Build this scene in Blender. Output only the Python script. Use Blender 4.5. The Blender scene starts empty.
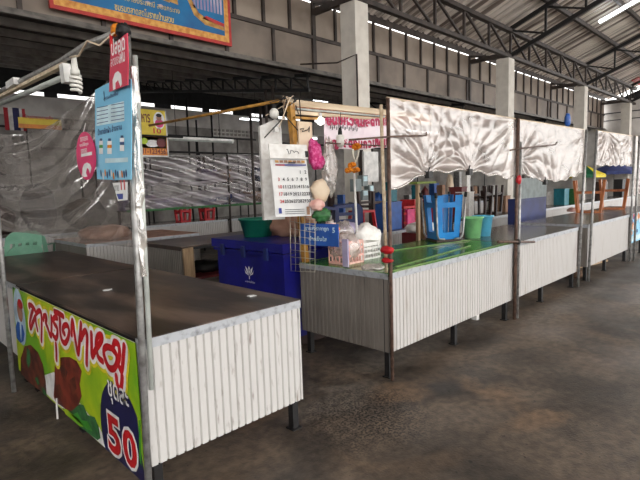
import bpy, math, random
from mathutils import Vector, Matrix, noise
random.seed(4)
S = bpy.context.scene
COL = S.collection
V = Vector

# ------------------------------------------------------------------ camera model (f in px of a 640x480 frame)
F_PX, EYE = 487.0, V((0, 0, 1.5))
RX = V((0.70505209, -0.10080733, 0.70195401))
RY = V((-0.70837084, -0.05356118, 0.70380534))
RZ = V((-0.03335126, -0.99346318, -0.10917239))
def ray(px, py):
    c = V((px - 320, py - 240, F_PX)); return V((RX.dot(c), RY.dot(c), RZ.dot(c)))
def atX(px, py, x): r = ray(px, py); return EYE + r * (x / r.x)
def atY(px, py, y): r = ray(px, py); return EYE + r * (y / r.y)
def atZ(px, py, z): r = ray(px, py); return EYE + r * ((z - EYE.z) / r.z)

# ------------------------------------------------------------------ materials
def lin(c):
    return tuple(((x / 255) / 12.92 if x / 255 <= .04045 else ((x / 255 + .055) / 1.055) ** 2.4) for x in c[:3]) + (1,)
MATS = {}
def mat(name, c, rough=.6, metal=0, c2=None, scale=8, lo=.4, hi=.65, bump=0, bscale=60, stretch=(1, 1, 1), spec=.5, det=6):
    """procedural surface: base colour, a second colour through noise, optional bump"""
    m = bpy.data.materials.new(name); m.use_nodes = True
    nt = m.node_tree; N = nt.nodes; L = nt.links; b = N['Principled BSDF']
    b.inputs['Roughness'].default_value = rough; b.inputs['Metallic'].default_value = metal
    b.inputs['Specular IOR Level'].default_value = spec
    b.inputs['Base Color'].default_value = lin(c)
    tc = N.new('ShaderNodeTexCoord'); mp = N.new('ShaderNodeMapping'); mp.inputs['Scale'].default_value = stretch
    L.new(tc.outputs['Object'], mp.inputs[0])
    if c2 is None: c2 = tuple(x * .86 for x in c)
    n = N.new('ShaderNodeTexNoise'); n.inputs['Scale'].default_value = scale; n.inputs['Detail'].default_value = det
    r = N.new('ShaderNodeValToRGB'); r.color_ramp.elements[0].position = lo; r.color_ramp.elements[1].position = hi
    r.color_ramp.elements[0].color = lin(c); r.color_ramp.elements[1].color = lin(c2)
    L.new(mp.outputs[0], n.inputs[0]); L.new(n.outputs['Fac'], r.inputs[0]); L.new(r.outputs[0], b.inputs['Base Color'])
    if bump:
        n2 = N.new('ShaderNodeTexNoise'); n2.inputs['Scale'].default_value = bscale; n2.inputs['Detail'].default_value = 4
        bp = N.new('ShaderNodeBump'); bp.inputs['Strength'].default_value = bump; bp.inputs['Distance'].default_value = .02
        L.new(mp.outputs[0], n2.inputs[0]); L.new(n2.outputs['Fac'], bp.inputs['Height']); L.new(bp.outputs[0], b.inputs['Normal'])
    MATS[name] = m; return m
def film(name, clear, c, rough=.14, bump=.35, bscale=30, stretch=(1, 1, 1), transl=.35, gl=.25, var=.13, rot=0):
    """crumpled plastic film: part clear, part milky, with a glossy face"""
    m = bpy.data.materials.new(name); m.use_nodes = True
    nt = m.node_tree; N = nt.nodes; L = nt.links; out = N['Material Output']; N.remove(N['Principled BSDF'])
    b = N.new('ShaderNodeBsdfDiffuse'); b.inputs[0].default_value = lin(c)
    g = N.new('ShaderNodeBsdfGlossy'); g.inputs['Color'].default_value = (1, .985, .97, 1); g.inputs['Roughness'].default_value = rough
    tc = N.new('ShaderNodeTexCoord'); mp = N.new('ShaderNodeMapping'); mp.inputs['Scale'].default_value = stretch; mp.inputs['Rotation'].default_value = (0, rot, 0)
    n2 = N.new('ShaderNodeTexNoise'); n2.inputs['Scale'].default_value = bscale; n2.inputs['Detail'].default_value = 5; n2.inputs['Distortion'].default_value = .6
    bp = N.new('ShaderNodeBump'); bp.inputs['Strength'].default_value = bump; bp.inputs['Distance'].default_value = .03
    L.new(tc.outputs['Object'], mp.inputs[0]); L.new(mp.outputs[0], n2.inputs[0]); L.new(n2.outputs['Fac'], bp.inputs['Height'])
    L.new(bp.outputs[0], b.inputs['Normal']); L.new(bp.outputs[0], g.inputs['Normal'])
    t = N.new('ShaderNodeBsdfTransparent'); tl = N.new('ShaderNodeBsdfTranslucent'); tl.inputs[0].default_value = lin(c)
    m1 = N.new('ShaderNodeMixShader'); m1.inputs[0].default_value = transl
    L.new(b.outputs[0], m1.inputs[1]); L.new(tl.outputs[0], m1.inputs[2])
    m2 = N.new('ShaderNodeMixShader')
    rr = N.new('ShaderNodeMapRange'); rr.inputs['From Min'].default_value = .32; rr.inputs['From Max'].default_value = .68
    rr.inputs['To Min'].default_value = max(0, clear - var); rr.inputs['To Max'].default_value = min(1, clear + var)
    L.new(n2.outputs['Fac'], rr.inputs[0]); L.new(rr.outputs[0], m2.inputs[0])
    L.new(m1.outputs[0], m2.inputs[1]); L.new(t.outputs[0], m2.inputs[2])
    m3 = N.new('ShaderNodeMixShader'); m3.inputs[0].default_value = gl
    L.new(m2.outputs[0], m3.inputs[1]); L.new(g.outputs[0], m3.inputs[2]); L.new(m3.outputs[0], out.inputs[0])
    MATS[name] = m; return m
def glow(name, c, e):
    m = bpy.data.materials.new(name); m.use_nodes = True
    b = m.node_tree.nodes['Principled BSDF']; b.inputs['Base Color'].default_value = lin(c)
    b.inputs['Emission Color'].default_value = lin(c); b.inputs['Emission Strength'].default_value = e
    MATS[name] = m; return m

mat('white_panel', (188, 184, 181), .42, 0, (168, 160, 153), 12, .55, .8, stretch=(1, 1, .25))
mat('white_panel_dirty', (194, 191, 188), .45, 0, (112, 98, 86), 30, .60, .78, stretch=(1, 1, .22), det=9)
mat('grey_panel', (122, 115, 108), .42, .1, (98, 91, 84), 9, .5, .8, stretch=(1, 1, .2))
mat('galvanised', (168, 167, 165), .38, .5, (120, 118, 115), 22, .4, .7)
mat('edge_metal', (178, 181, 186), .4, .3, (130, 131, 134), 25, .5, .75)
mat('rust_steel', (104, 80, 68), .6, .2, (70, 52, 44), 24)
mat('black_steel', (34, 33, 34), .5, .1, (24, 22, 22), 20)
mat('dark_steel', (72, 62, 57), .6, .1, (50, 43, 40), 6)
mat('purlin_grey', (168, 163, 156), .55, .1, (138, 133, 128), 6)
mat('rail_steel', (112, 106, 100), .55, .1, (70, 66, 62), 6)
mat('dark_top', (52, 42, 37), .30, 0, (112, 92, 80), 2.4, .46, .62, bump=.10, bscale=9, stretch=(1.6, .5, 1), spec=.5, det=10)  # paler second colour paints in band reflections as well as scrape marks
mat('grey_top', (112, 104, 98), .2, 0, (80, 74, 70), 5, .45, .75, bump=.05, bscale=12, spec=.4)
mat('green_top', (60, 118, 40), .22, 0, (188, 192, 160), 3.0, .56, .66, bump=.08, bscale=8, stretch=(.5, 1.2, 1), spec=.3)  # cream second colour paints in the reflections of the clear plastic cover
mat('green_tape', (124, 160, 86), .4)
mat('concrete_column', (222, 216, 206), .8, 0, (200, 193, 183), 5, .4, .8, bump=.1, bscale=30)
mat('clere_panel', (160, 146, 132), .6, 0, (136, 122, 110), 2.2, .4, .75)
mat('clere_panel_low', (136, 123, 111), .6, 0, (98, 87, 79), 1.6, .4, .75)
mat('roof_sheet', (240, 230, 220), .42, .1, (126, 114, 105), 1.0, .44, .60, stretch=(7, .12, 1))
mat('low_roof', (62, 58, 56), .8, 0, (48, 45, 44), 1.5)
mat('wall_pale', (232, 227, 222), .8, 0, (206, 200, 195), 2.5)
mat('wall_mid', (176, 170, 165), .8, 0, (128, 122, 118), 1.8)
mat('shelf_lime', (140, 158, 70), .6)
mat('sky_leak', (240, 240, 240), .6)
mat('violet', (86, 70, 112), .6, 0, (168, 140, 160), 2.4, .45, .6)
mat('wall_dark', (58, 58, 60), .8)
mat('cream_wood', (214, 196, 168), .6, 0, (180, 156, 126), 5, stretch=(.3, 4, 4))
mat('ochre', (188, 138, 56), .55, 0, (142, 98, 44), 10)
mat('brown_wood', (196, 118, 68), .5, 0, (150, 86, 50), 7, stretch=(3, 3, .5))
mat('dark_wood', (66, 46, 40), .5, 0, (44, 30, 28), 8)
mat('plank', (186, 158, 124), .6, 0, (150, 122, 92), 8, stretch=(4, 4, .4))
mat('white_plastic', (232, 230, 226), .35)
mat('foam', (244, 242, 238), .75, 0, (226, 222, 216), 20)
mat('chest_blue', (24, 24, 128), .38, 0, (20, 20, 104), 4)
mat('basin_green', (34, 128, 104), .35, 0, (28, 112, 92), 6)
mat('stool_blue', (20, 132, 204), .35, 0, (16, 112, 182), 5)
mat('bucket_green', (150, 224, 150), .35)
mat('bucket_blue', (100, 194, 230), .35)
mat('navy', (34, 48, 104), .45, 0, (26, 38, 84), 5)
mat('mid_blue', (46, 92, 168), .45)
mat('teal', (34, 124, 140), .5)
mat('mint', (136, 186, 160), .4, 0, (118, 168, 142), 5)
mat('red', (196, 30, 40), .45, 0, (168, 24, 34), 6)
mat('maroon', (110, 34, 36), .5)
mat('pink', (226, 70, 130), .5)
mat('magenta', (206, 40, 120), .6, 0, (232, 110, 168), 40, .45, .6)
mat('pale_pink', (236, 196, 184), .6, 0, (222, 160, 150), 18)
mat('cream', (234, 214, 188), .6, 0, (222, 196, 166), 8)
mat('orange_flower', (232, 142, 16), .7, 0, (204, 108, 10), 50)
mat('white_flower', (240, 236, 220), .7)
mat('leaf_green', (52, 112, 58), .6, 0, (36, 84, 44), 20)
mat('cardboard', (158, 122, 98), .75, 0, (138, 104, 82), 4)
mat('sack', (196, 152, 130), .6, 0, (160, 116, 96), 6, bump=.3, bscale=12)
mat('brown_cloth', (138, 104, 62), .8, 0, (112, 82, 48), 12, bump=.3, bscale=40)
mat('paper', (236, 236, 234), .7, 0, (222, 222, 222), 5)
mat('ink', (52, 52, 60), .7)
mat('ink_red', (204, 60, 64), .7)
mat('ink_blue', (62, 74, 150), .7)
mat('poster_blue', (112, 186, 220), .45, 0, (140, 204, 232), 4)
mat('poster_pale', (206, 232, 240), .5)
mat('poster_dark', (38, 70, 120), .5)
mat('card_red', (206, 48, 78), .45, 0, (190, 40, 68), 8)
mat('tag_pink', (222, 34, 104), .45)
mat('sign_white', (240, 238, 236), .5)
mat('sign_yellow', (222, 196, 58), .5, 0, (206, 178, 48), 6)
mat('sign_orange', (226, 138, 50), .5)
mat('sign_lime', (182, 204, 24), .42, 0, (112, 172, 30), 2.1, .46, .62)
mat('sign_green', (60, 150, 40), .45)
mat('badge_navy', (24, 26, 76), .42)
mat('sign_red', (206, 22, 32), .42)
mat('letter_yellow', (236, 222, 40), .45)
mat('meat', (134, 52, 34), .5, 0, (88, 30, 20), 9, .4, .6)
mat('meat_dark', (110, 50, 30), .5, 0, (64, 24, 16), 11, .4, .6)
mat('portrait_sky', (186, 210, 226), .5)
mat('skin', (178, 128, 106), .6)
mat('shirt_blue', (44, 104, 196), .5)
mat('fest_red', (196, 52, 48), .5)
mat('fest_gold', (226, 170, 84), .5, 0, (200, 128, 56), 16)
mat('fest_blue', (18, 116, 172), .45, 0, (22, 96, 152), 3)
mat('fest_boat', (206, 160, 84), .5, 0, (160, 108, 48), 12)
mat('fest_text', (238, 206, 96), .5)
mat('lilac', (150, 140, 176), .5, 0, (200, 190, 206), 3)
mat('old_banner', (252, 240, 246), .6, 0, (246, 226, 236), 4)
mat('fuchsia', (190, 30, 84), .6)
mat('flag_white', (228, 224, 222), .7)
mat('flag_red', (180, 40, 50), .7)
mat('flag_blue', (44, 46, 96), .7)
mat('umbrella_yellow', (240, 216, 30), .5)
mat('umbrella_blue', (52, 66, 130), .6)
mat('umbrella_green', (22, 110, 72), .6)
mat('meter_grey', (134, 146, 146), .5)
mat('unlit_tube', (186, 190, 184), .3)
mat('wire', (30, 28, 28), .6)
mat('wire_rack', (196, 190, 174), .4, .4)
mat('sign_board_blue', (44, 92, 176), .45)
mat('debris', (110, 84, 64), .9, 0, (70, 52, 40), 40)
mat('bulb_white', (236, 234, 226), .3)
film('film_canopy', .38, (232, 217, 210), .20, .34, 5, (.6, 1, 1.6), .5, .16, .26, .6)
film('film_side', .52, (150, 142, 136), .09, .45, 3.2, (1, .6, 1.5), .2, .30, .2)
film('film_bag', .50, (226, 216, 210), .15, .5, 26, (1, 1, 1), .4, .25)
film('film_wrap', .48, (206, 196, 186), .15, .6, 26, (1, 1, .35), .35, .3, .25)
film('film_back', .60, (222, 212, 218), .14, .5, 1.7, (.5, 1, 4.2), .45, .22, .40, .36)
glow('tube_lit', (244, 250, 255), 6.0)
glow('bulb_lit', (255, 248, 236), 5.0)

def floor_mat():
    m = bpy.data.materials.new('concrete_floor'); m.use_nodes = True
    nt = m.node_tree; N = nt.nodes; L = nt.links; b = N['Principled BSDF']
    tc = N.new('ShaderNodeTexCoord')
    def nz(scale, det, dist=0):
        n = N.new('ShaderNodeTexNoise'); n.inputs['Scale'].default_value = scale; n.inputs['Detail'].default_value = det
        n.inputs['Distortion'].default_value = dist; L.new(tc.outputs['Object'], n.inputs[0]); return n
    def ramp(src, p0, p1, c0, c1):
        r = N.new('ShaderNodeValToRGB'); e = r.color_ramp.elements
        e[0].position = p0; e[1].position = p1; e[0].color = c0; e[1].color = c1; L.new(src, r.inputs[0]); return r
    def mix(fac, a, bb, t='MIX'):
        x = N.new('ShaderNodeMix'); x.data_type = 'RGBA'; x.blend_type = t
        L.new(fac, x.inputs['Factor']); L.new(a, x.inputs['A']); L.new(bb, x.inputs['B']); return x.outputs['Result']
    base = ramp(nz(1.3, 10, .4).outputs['Fac'], .40, .60, lin((64, 56, 49)), lin((102, 89, 77)))
    tan = N.new('ShaderNodeRGB'); tan.outputs[0].default_value = lin((108, 88, 70))
    f1 = ramp(nz(1.1, 10, .6).outputs['Fac'], .58, .70, (0, 0, 0, 1), (.75, .75, .75, 1))
    c = mix(f1.outputs[0], base.outputs[0], tan.outputs[0])
    grey = N.new('ShaderNodeRGB'); grey.outputs[0].default_value = lin((52, 50, 49))
    f2 = ramp(nz(.8, 10, .5).outputs['Fac'], .56, .64, (0, 0, 0, 1), (.7, .7, .7, 1))
    c = mix(f2.outputs[0], c, grey.outputs[0])
    # worn tan patches and the pale strip along the stall fronts, broken up by noise
    def spot(ctr, sc, r0, r1, amt):
        s_ = N.new('ShaderNodeVectorMath'); s_.operation = 'SUBTRACT'; L.new(tc.outputs['Object'], s_.inputs[0]); s_.inputs[1].default_value = ctr
        q_ = N.new('ShaderNodeVectorMath'); q_.operation = 'MULTIPLY'; L.new(s_.outputs[0], q_.inputs[0]); q_.inputs[1].default_value = tuple(x * .5 for x in sc)
        l_ = N.new('ShaderNodeVectorMath'); l_.operation = 'LENGTH'; L.new(q_.outputs[0], l_.inputs[0])
        a_ = N.new('ShaderNodeMath'); a_.operation = 'MULTIPLY_ADD'; L.new(nz(2.6, 9, .7).outputs['Fac'], a_.inputs[0]); a_.inputs[1].default_value = .95; L.new(l_.outputs['Value'], a_.inputs[2])
        return ramp(a_.outputs[0], r0, r1, (amt, amt, amt, 1), (0, 0, 0, 1)).outputs[0]
    tan2 = N.new('ShaderNodeRGB'); tan2.outputs[0].default_value = lin((120, 98, 78))
    for ctr, sc in (((3.2, 1.45, 0), (3.2, 1.6, 1)), ((3.02, 1.12, 0), (1.7, 5, 1)), ((2.75, 2.0, 0), (2.2, 3.2, 1)), ((1.95, 2.55, 0), (2, 3, 1))):
        c = mix(spot(ctr, sc, .58, .80, .8), c, tan2.outputs[0])
    pale = N.new('ShaderNodeRGB'); pale.outputs[0].default_value = lin((112, 104, 96))
    for ctr, sc in (((4.2, 2.55, 0), (.4, 2.6, 1)), ((6.2, 1.95, 0), (.5, 3, 1)), ((2.3, 2.3, 0), (1.6, 3, 1))):
        c = mix(spot(ctr, sc, .60, .88, .65), c, pale.outputs[0])
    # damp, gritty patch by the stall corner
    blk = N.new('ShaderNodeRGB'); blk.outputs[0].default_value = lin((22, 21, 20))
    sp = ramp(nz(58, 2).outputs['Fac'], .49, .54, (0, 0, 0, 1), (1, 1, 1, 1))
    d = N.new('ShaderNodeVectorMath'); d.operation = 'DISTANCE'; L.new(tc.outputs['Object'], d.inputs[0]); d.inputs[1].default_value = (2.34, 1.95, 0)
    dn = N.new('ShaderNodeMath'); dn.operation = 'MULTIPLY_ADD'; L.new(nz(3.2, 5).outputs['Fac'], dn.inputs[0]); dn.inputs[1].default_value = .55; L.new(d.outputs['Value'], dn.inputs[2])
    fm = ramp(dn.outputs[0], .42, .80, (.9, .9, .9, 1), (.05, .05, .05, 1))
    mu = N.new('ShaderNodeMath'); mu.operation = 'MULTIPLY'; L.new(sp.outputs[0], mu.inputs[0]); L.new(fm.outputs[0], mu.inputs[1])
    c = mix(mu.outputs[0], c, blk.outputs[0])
    fine = ramp(nz(16, 8, .3).outputs['Fac'], .36, .64, (.72, .72, .72, 1), (1.28, 1.26, 1.22, 1))
    one = N.new('ShaderNodeValue'); one.outputs[0].default_value = 1.0
    c = mix(one.outputs[0], c, fine.outputs[0], 'MULTIPLY')
    chips = N.new('ShaderNodeRGB'); chips.outputs[0].default_value = lin((26, 22, 19))
    c = mix(ramp(nz(22, 2).outputs['Fac'], .70, .74, (0, 0, 0, 1), (.8, .8, .8, 1)).outputs[0], c, chips.outputs[0])
    L.new(c, b.inputs['Base Color'])
    rr = ramp(nz(1.6, 5).outputs['Fac'], .35, .7, (.42, .42, .42, 1), (.7, .7, .7, 1)); L.new(rr.outputs[0], b.inputs['Roughness'])
    bp = N.new('ShaderNodeBump'); bp.inputs['Strength'].default_value = .25; bp.inputs['Distance'].default_value = .01
    L.new(nz(60, 5).outputs['Fac'], bp.inputs['Height']); L.new(bp.outputs[0], b.inputs['Normal'])
    MATS['concrete_floor'] = m
floor_mat()

# ------------------------------------------------------------------ mesh builder
class MB:
    def __init__(s): s.v = []; s.f = []; s.m = []; s.s = []
    def add(s, vs, fs, m=0, smooth=False):
        o = len(s.v); s.v += [V(p) for p in vs]
        for f in fs: s.f.append([i + o for i in f]); s.m.append(m); s.s.append(smooth)
        return s
    def box(s, x0, x1, y0, y1, z0, z1, m=0):
        return s.add([(x, y, z) for z in (z0, z1) for y in (y0, y1) for x in (x0, x1)],
                     [(0, 2, 3, 1), (4, 5, 7, 6), (0, 1, 5, 4), (2, 6, 7, 3), (0, 4, 6, 2), (1, 3, 7, 5)], m)
    def obox(s, c, a, b, d, m=0):
        c, a, b, d = V(c), V(a), V(b), V(d)
        return s.add([c + i * a + j * b + k * d for k in (-1, 1) for j in (-1, 1) for i in (-1, 1)],
                     [(0, 2, 3, 1), (4, 5, 7, 6), (0, 1, 5, 4), (2, 6, 7, 3), (0, 4, 6, 2), (1, 3, 7, 5)], m)
    def bar(s, p0, p1, w, h, m=0, up=(0, 0, 1)):
        p0, p1 = V(p0), V(p1); d = (p1 - p0); n = d.normalized(); u = V(up)
        if abs(n.dot(u)) > .98: u = V((1, 0, 0))
        a = n.cross(u).normalized(); b = a.cross(n)
        return s.obox((p0 + p1) / 2, d / 2, a * w / 2, b * h / 2, m)
    def tube(s, pts, r, n=8, m=0):
        pts = [V(p) for p in pts]; rs = r if isinstance(r, (list, tuple)) else [r] * len(pts)
        vs = []; t = (pts[1] - pts[0]).normalized(); a = t.orthogonal().normalized()
        for i, p in enumerate(pts):
            t = (pts[min(i + 1, len(pts) - 1)] - pts[max(i - 1, 0)]).normalized()
            a = (a - t * a.dot(t)).normalized(); b = t.cross(a)
            for k in range(n):
                q = 2 * math.pi * k / n; vs.append(p + (a * math.cos(q) + b * math.sin(q)) * rs[i])
        fs = [(i * n + k, i * n + (k + 1) % n, (i + 1) * n + (k + 1) % n, (i + 1) * n + k) for i in range(len(pts) - 1) for k in range(n)]
        s.add(vs, fs, m, True); o = len(s.v) - len(vs)
        s.f += [[o + k for k in range(n)][::-1], [o + (len(pts) - 1) * n + k for k in range(n)]]; s.m += [m, m]; s.s += [False, False]
        return s
    def lathe(s, prof, c, n=20, m=0, sx=1, sy=1):
        c = V(c); vs = [c + V((r * sx * math.cos(2 * math.pi * k / n), r * sy * math.sin(2 * math.pi * k / n), z)) for r, z in prof for k in range(n)]
        fs = [(i * n + k, i * n + (k + 1) % n, (i + 1) * n + (k + 1) % n, (i + 1) * n + k) for i in range(len(prof) - 1) for k in range(n)]
        return s.add(vs, fs, m, True)
    def poly(s, pts, m=0): return s.add(pts, [tuple(range(len(pts)))], m)
    def prism(s, pts, d, m=0):
        n = len(pts); d = V(d); a = [V(p) for p in pts]
        return s.add(a + [p + d for p in a], [tuple(range(n))[::-1], tuple(range(n, 2 * n))] + [(i, (i + 1) % n, n + (i + 1) % n, n + i) for i in range(n)], m)
    def grid(s, fn, nu, nv, m=0, smooth=True):
        vs = [fn(i / nu, j / nv) for j in range(nv + 1) for i in range(nu + 1)]
        fs = [(j * (nu + 1) + i, j * (nu + 1) + i + 1, (j + 1) * (nu + 1) + i + 1, (j + 1) * (nu + 1) + i) for j in range(nv) for i in range(nu)]
        return s.add(vs, fs, m, smooth)
    def blob(s, c, r, m=0, amp=.15, fr=3, seed=0, nu=20, nv=12, flat=None):
        c = V(c)
        vs = []
        for j in range(nv + 1):
            for i in range(nu):
                th = math.pi * j / nv; ph = 2 * math.pi * i / nu
                d = V((math.sin(th) * math.cos(ph), math.sin(th) * math.sin(ph), math.cos(th)))
                k = 1 + amp * noise.noise(d * fr + V((seed, seed * 2.3, 7)))
                p = V((d.x * r[0], d.y * r[1], d.z * r[2])) * k
                if flat is not None: p.z = max(p.z, flat)
                vs.append(c + p)
        fs = [(j * nu + i, j * nu + (i + 1) % nu, (j + 1) * nu + (i + 1) % nu, (j + 1) * nu + i) for j in range(nv) for i in range(nu)]
        return s.add(vs, fs, m, True)
    def ell(s, O, U, W, ru, rw, m=0, n=28, a0=0, a1=2 * math.pi):
        O, U, W = V(O), V(U), V(W)
        return s.poly([O + U * ru * math.cos(a0 + (a1 - a0) * k / n) + W * rw * math.sin(a0 + (a1 - a0) * k / n) for k in range(n)], m)
    def corr(s, O, D, Nn, length, z0, z1, pitch=.047, depth=.012, m=0, gap=.30):
        """vertical ribbed sheet from O along unit D, ribs towards Nn"""
        O, D, Nn = V(O), V(D), V(Nn); prof = []; x = 0
        while x < length:
            prof += [(x, 0), (x + pitch * (1 - gap) * .999, 0), (x + pitch * (1 - gap * .62), -depth), (x + pitch * (1 - gap * .38), -depth)]; x += pitch
        prof = [p for p in prof if p[0] <= length] + [(length, 0)]
        vs = [O + D * a + Nn * b + V((0, 0, z)) for z in (z0, z1) for a, b in prof]
        n = len(prof)
        fs = [(i, i + 1, n + i + 1, n + i) for i in range(n - 1)]
        back = [O - Nn * (depth + .004) + D * a + V((0, 0, z)) for z in (z0, z1) for a in (0, length)]
        s.add(vs, fs, m); s.add(back, [(1, 0, 2, 3)], m); return s
    def text(s, body, O, U, W, w=None, h=None, size=None, m=0, off=0, bold=0, center=False):
        """flat lettering: lower left corner at O, along U, up W, fitted to w x h"""
        cu = bpy.data.curves.new('lettering_tmp', 'FONT'); cu.body = body; cu.size = 1; cu.offset = bold; cu.resolution_u = 3
        ob = bpy.data.objects.new('lettering_tmp', cu); COL.objects.link(ob)
        dg = bpy.context.evaluated_depsgraph_get(); dg.update()
        me = bpy.data.meshes.new_from_object(ob.evaluated_get(dg))
        bpy.data.objects.remove(ob); bpy.data.curves.remove(cu)
        if len(me.vertices):
            xs = [v.co.x for v in me.vertices]; ys = [v.co.y for v in me.vertices]
            x0, x1, y0, y1 = min(xs), max(xs), min(ys), max(ys)
            kx = w / (x1 - x0) if w else None; ky = h / (y1 - y0) if h else None
            if kx is None: kx = ky or size
            if ky is None: ky = kx
            O, U, W = V(O), V(U), V(W); Nn = U.cross(W).normalized()
            cxx = (x0 + x1) / 2 if center else x0
            s.add([O + U * (v.co.x - cxx) * kx + W * (v.co.y - y0) * ky + Nn * off for v in me.vertices], [tuple(p.vertices) for p in me.polygons], m)
        bpy.data.meshes.remove(me); return s
    def build(s, name, mats, parent=None, origin=None):
        if isinstance(mats, str): mats = [mats]
        if parent is not None: o0 = WL[parent.name]
        elif origin is not None: o0 = V(origin)
        else:
            xs = [v.x for v in s.v]; ys = [v.y for v in s.v]; zs = [v.z for v in s.v]
            o0 = V(((min(xs) + max(xs)) / 2, (min(ys) + max(ys)) / 2, min(zs)))
        me = bpy.data.meshes.new(name); me.from_pydata([v - o0 for v in s.v], [], s.f)
        for x in mats: me.materials.append(MATS[x])
        me.polygons.foreach_set('material_index', s.m); me.polygons.foreach_set('use_smooth', s.s); me.update()
        o = bpy.data.objects.new(name, me); COL.objects.link(o)
        if parent is not None: o.parent = parent
        else: o.location = o0
        WL[o.name] = o0
        return o
WL = {}
def tag(o, label, cat, group=None, kind=None):
    o['label'] = label; o['category'] = cat
    if group: o['group'] = group
    if kind: o['kind'] = kind
    return o
def thing(name, label, cat, loc=(0, 0, 0), group=None):
    o = bpy.data.objects.new(name, None); COL.objects.link(o); o.location = loc; o.empty_display_size = .1
    WL[o.name] = V(loc); return tag(o, label, cat, group)
def struct(mb, name, mats, parent=None):
    o = mb.build(name, mats, parent)
    if parent is None: o['kind'] = 'structure'
    return o
def children(o): return [c for c in COL.objects if c.parent == o]
def copy_tree(o, parent=None):
    c = o.copy(); COL.objects.link(c); c.parent = parent
    for ch in children(o): copy_tree(ch, c)
    return c
def dup(src, loc, label=None, rz=None, group=None, rot=None):
    c = copy_tree(src); c.location = loc
    if rz is not None: c.rotation_euler.z = rz
    if rot is not None: c.rotation_euler = rot
    if label: c['label'] = label
    if group: c['group'] = group
    return c
def lerp(tab, x):
    if x <= tab[0][0]: return tab[0][1]
    for (a, p), (b, q) in zip(tab, tab[1:]):
        if x <= b: return p + (q - p) * (x - a) / (b - a)
    return tab[-1][1]
UX, UY, UZ = V((1, 0, 0)), V((0, 1, 0)), V((0, 0, 1))

# ================================================================== SETTING
COLX = [6.25, 11.95, 17.65, 23.35]            # column row (front-left corners), bay 5.7 m
ROOF0, SLOPE, EAVE = 5.24, .37, 6.5          # height of the high roof at Y = 5.3, its pitch, its low edge
def roof_z(y): return ROOF0 + SLOPE * (5.3 - y) + .12
def low_z(y): return 3.58 + .152 * (y - 6.5)

mb = MB(); mb.grid(lambda u, v: V((-9 + 60 * u, -30 + 46 * v, 0)), 12, 12, 0, False); o = mb.build('floor', 'concrete_floor', None, (0, 0, 0)); o['kind'] = 'structure'

# high corrugated roof, ridge at Y = -1.2, far slope down to Y = -6
mb = MB()
xs = []; x = -4.0
while x < 24.9: xs += [(x, 0), (x + .10, 0), (x + .13, .045), (x + .19, .045)]; x += .22
for ya, za, yb, zb in ((EAVE, roof_z(EAVE), -1.2, roof_z(-1.2)), (-1.2, roof_z(-1.2), -6, roof_z(-1.2) - 4.8 * .37)):
    n = len(xs)
    vs = [V((a, ya, za + b)) for a, b in xs] + [V((a, yb, zb + b)) for a, b in xs]
    mb.add(vs, [(i, i + 1, n + i + 1, n + i) for i in range(n - 1)])
roof = struct(mb, 'ceiling', 'roof_sheet')
mb = MB(); mb.box(-4, 24.3, 6.46, 6.5, low_z(6.5), low_z(6.5) + .02)
mb.grid(lambda u, v: V((-4 + 28.4 * u, 6.5 + 7.9 * v, low_z(6.5 + 7.9 * v))), 2, 2, 0, False)
low = struct(mb, 'ceiling_lower', 'low_roof')
mb = MB(); mb.box(-4, 24.3, 6.47, 6.49, 4.80, 4.96); struct(mb, 'trim_8', 'dark_steel')

# hanging clerestory wall along Y = 6.42
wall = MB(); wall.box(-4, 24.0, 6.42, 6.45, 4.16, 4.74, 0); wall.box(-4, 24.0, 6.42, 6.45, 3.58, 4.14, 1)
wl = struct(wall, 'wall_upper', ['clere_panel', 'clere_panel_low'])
mb = MB(); mb.box(-4, 24, 6.385, 6.415, 4.12, 4.18); struct(mb, 'trim_1', 'dark_steel')
mb = MB(); mb.box(-4, 24, 6.34, 6.415, 3.52, 3.58); mb.box(-4, 24, 6.30, 6.34, 3.50, 3.53); struct(mb, 'trim_2', 'rail_steel')
k = 0
while True:
    xx = 1.84 + .57 * k
    if xx > 23.9: break
    main = abs(((xx - 6.4) / 5.7) - round((xx - 6.4) / 5.7)) < .03
    mb = MB(); mb.box(xx - (.04 if main else .026), xx + (.04 if main else .026), 6.38, 6.418, 3.58 if main else 4.18, 4.76)
    mb.build('mullion', 'dark_steel', wl); k += 1
for k in range(24):
    xx = 1.73 + .93 * k
    if xx > 23.8: break
    mb = MB(); mb.box(xx - .026, xx + .026, 6.385, 6.418, 3.58, 4.12); mb.build('mullion', 'dark_steel', wl)

# columns
for i, cx in enumerate(COLX):
    mb = MB(); mb.box(cx, cx + .33, 5.3, 5.62, 0, 4.46)
    o = mb.build('concrete_column', 'concrete_column')
    tag(o, ['square pale concrete column nearest the viewer, rising behind the red lettered cloth',
            'square pale concrete column second from the left, above the first two plastic canopies',
            'square pale concrete column third from the left, behind the gap between plastic canopies',
            'square pale concrete column at far right, farthest of the row'][i], 'column', 'concrete columns carrying the roof')
    mb = MB(); mb.bar((cx + .165, 5.3, 4.58), (cx + .165, 6.4, 4.58), .09, .1)
    mb.bar((cx + .165, 5.35, 4.5), (cx + .165, 6.4, 4.72), .05, .05)
    o = mb.build('tie_beam', 'dark_steel')
    tag(o, 'short dark steel tie beam joining the %s concrete column to the upper wall' % ['nearest', 'second', 'third', 'farthest'][i], 'beam', 'tie beams on the columns')

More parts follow.
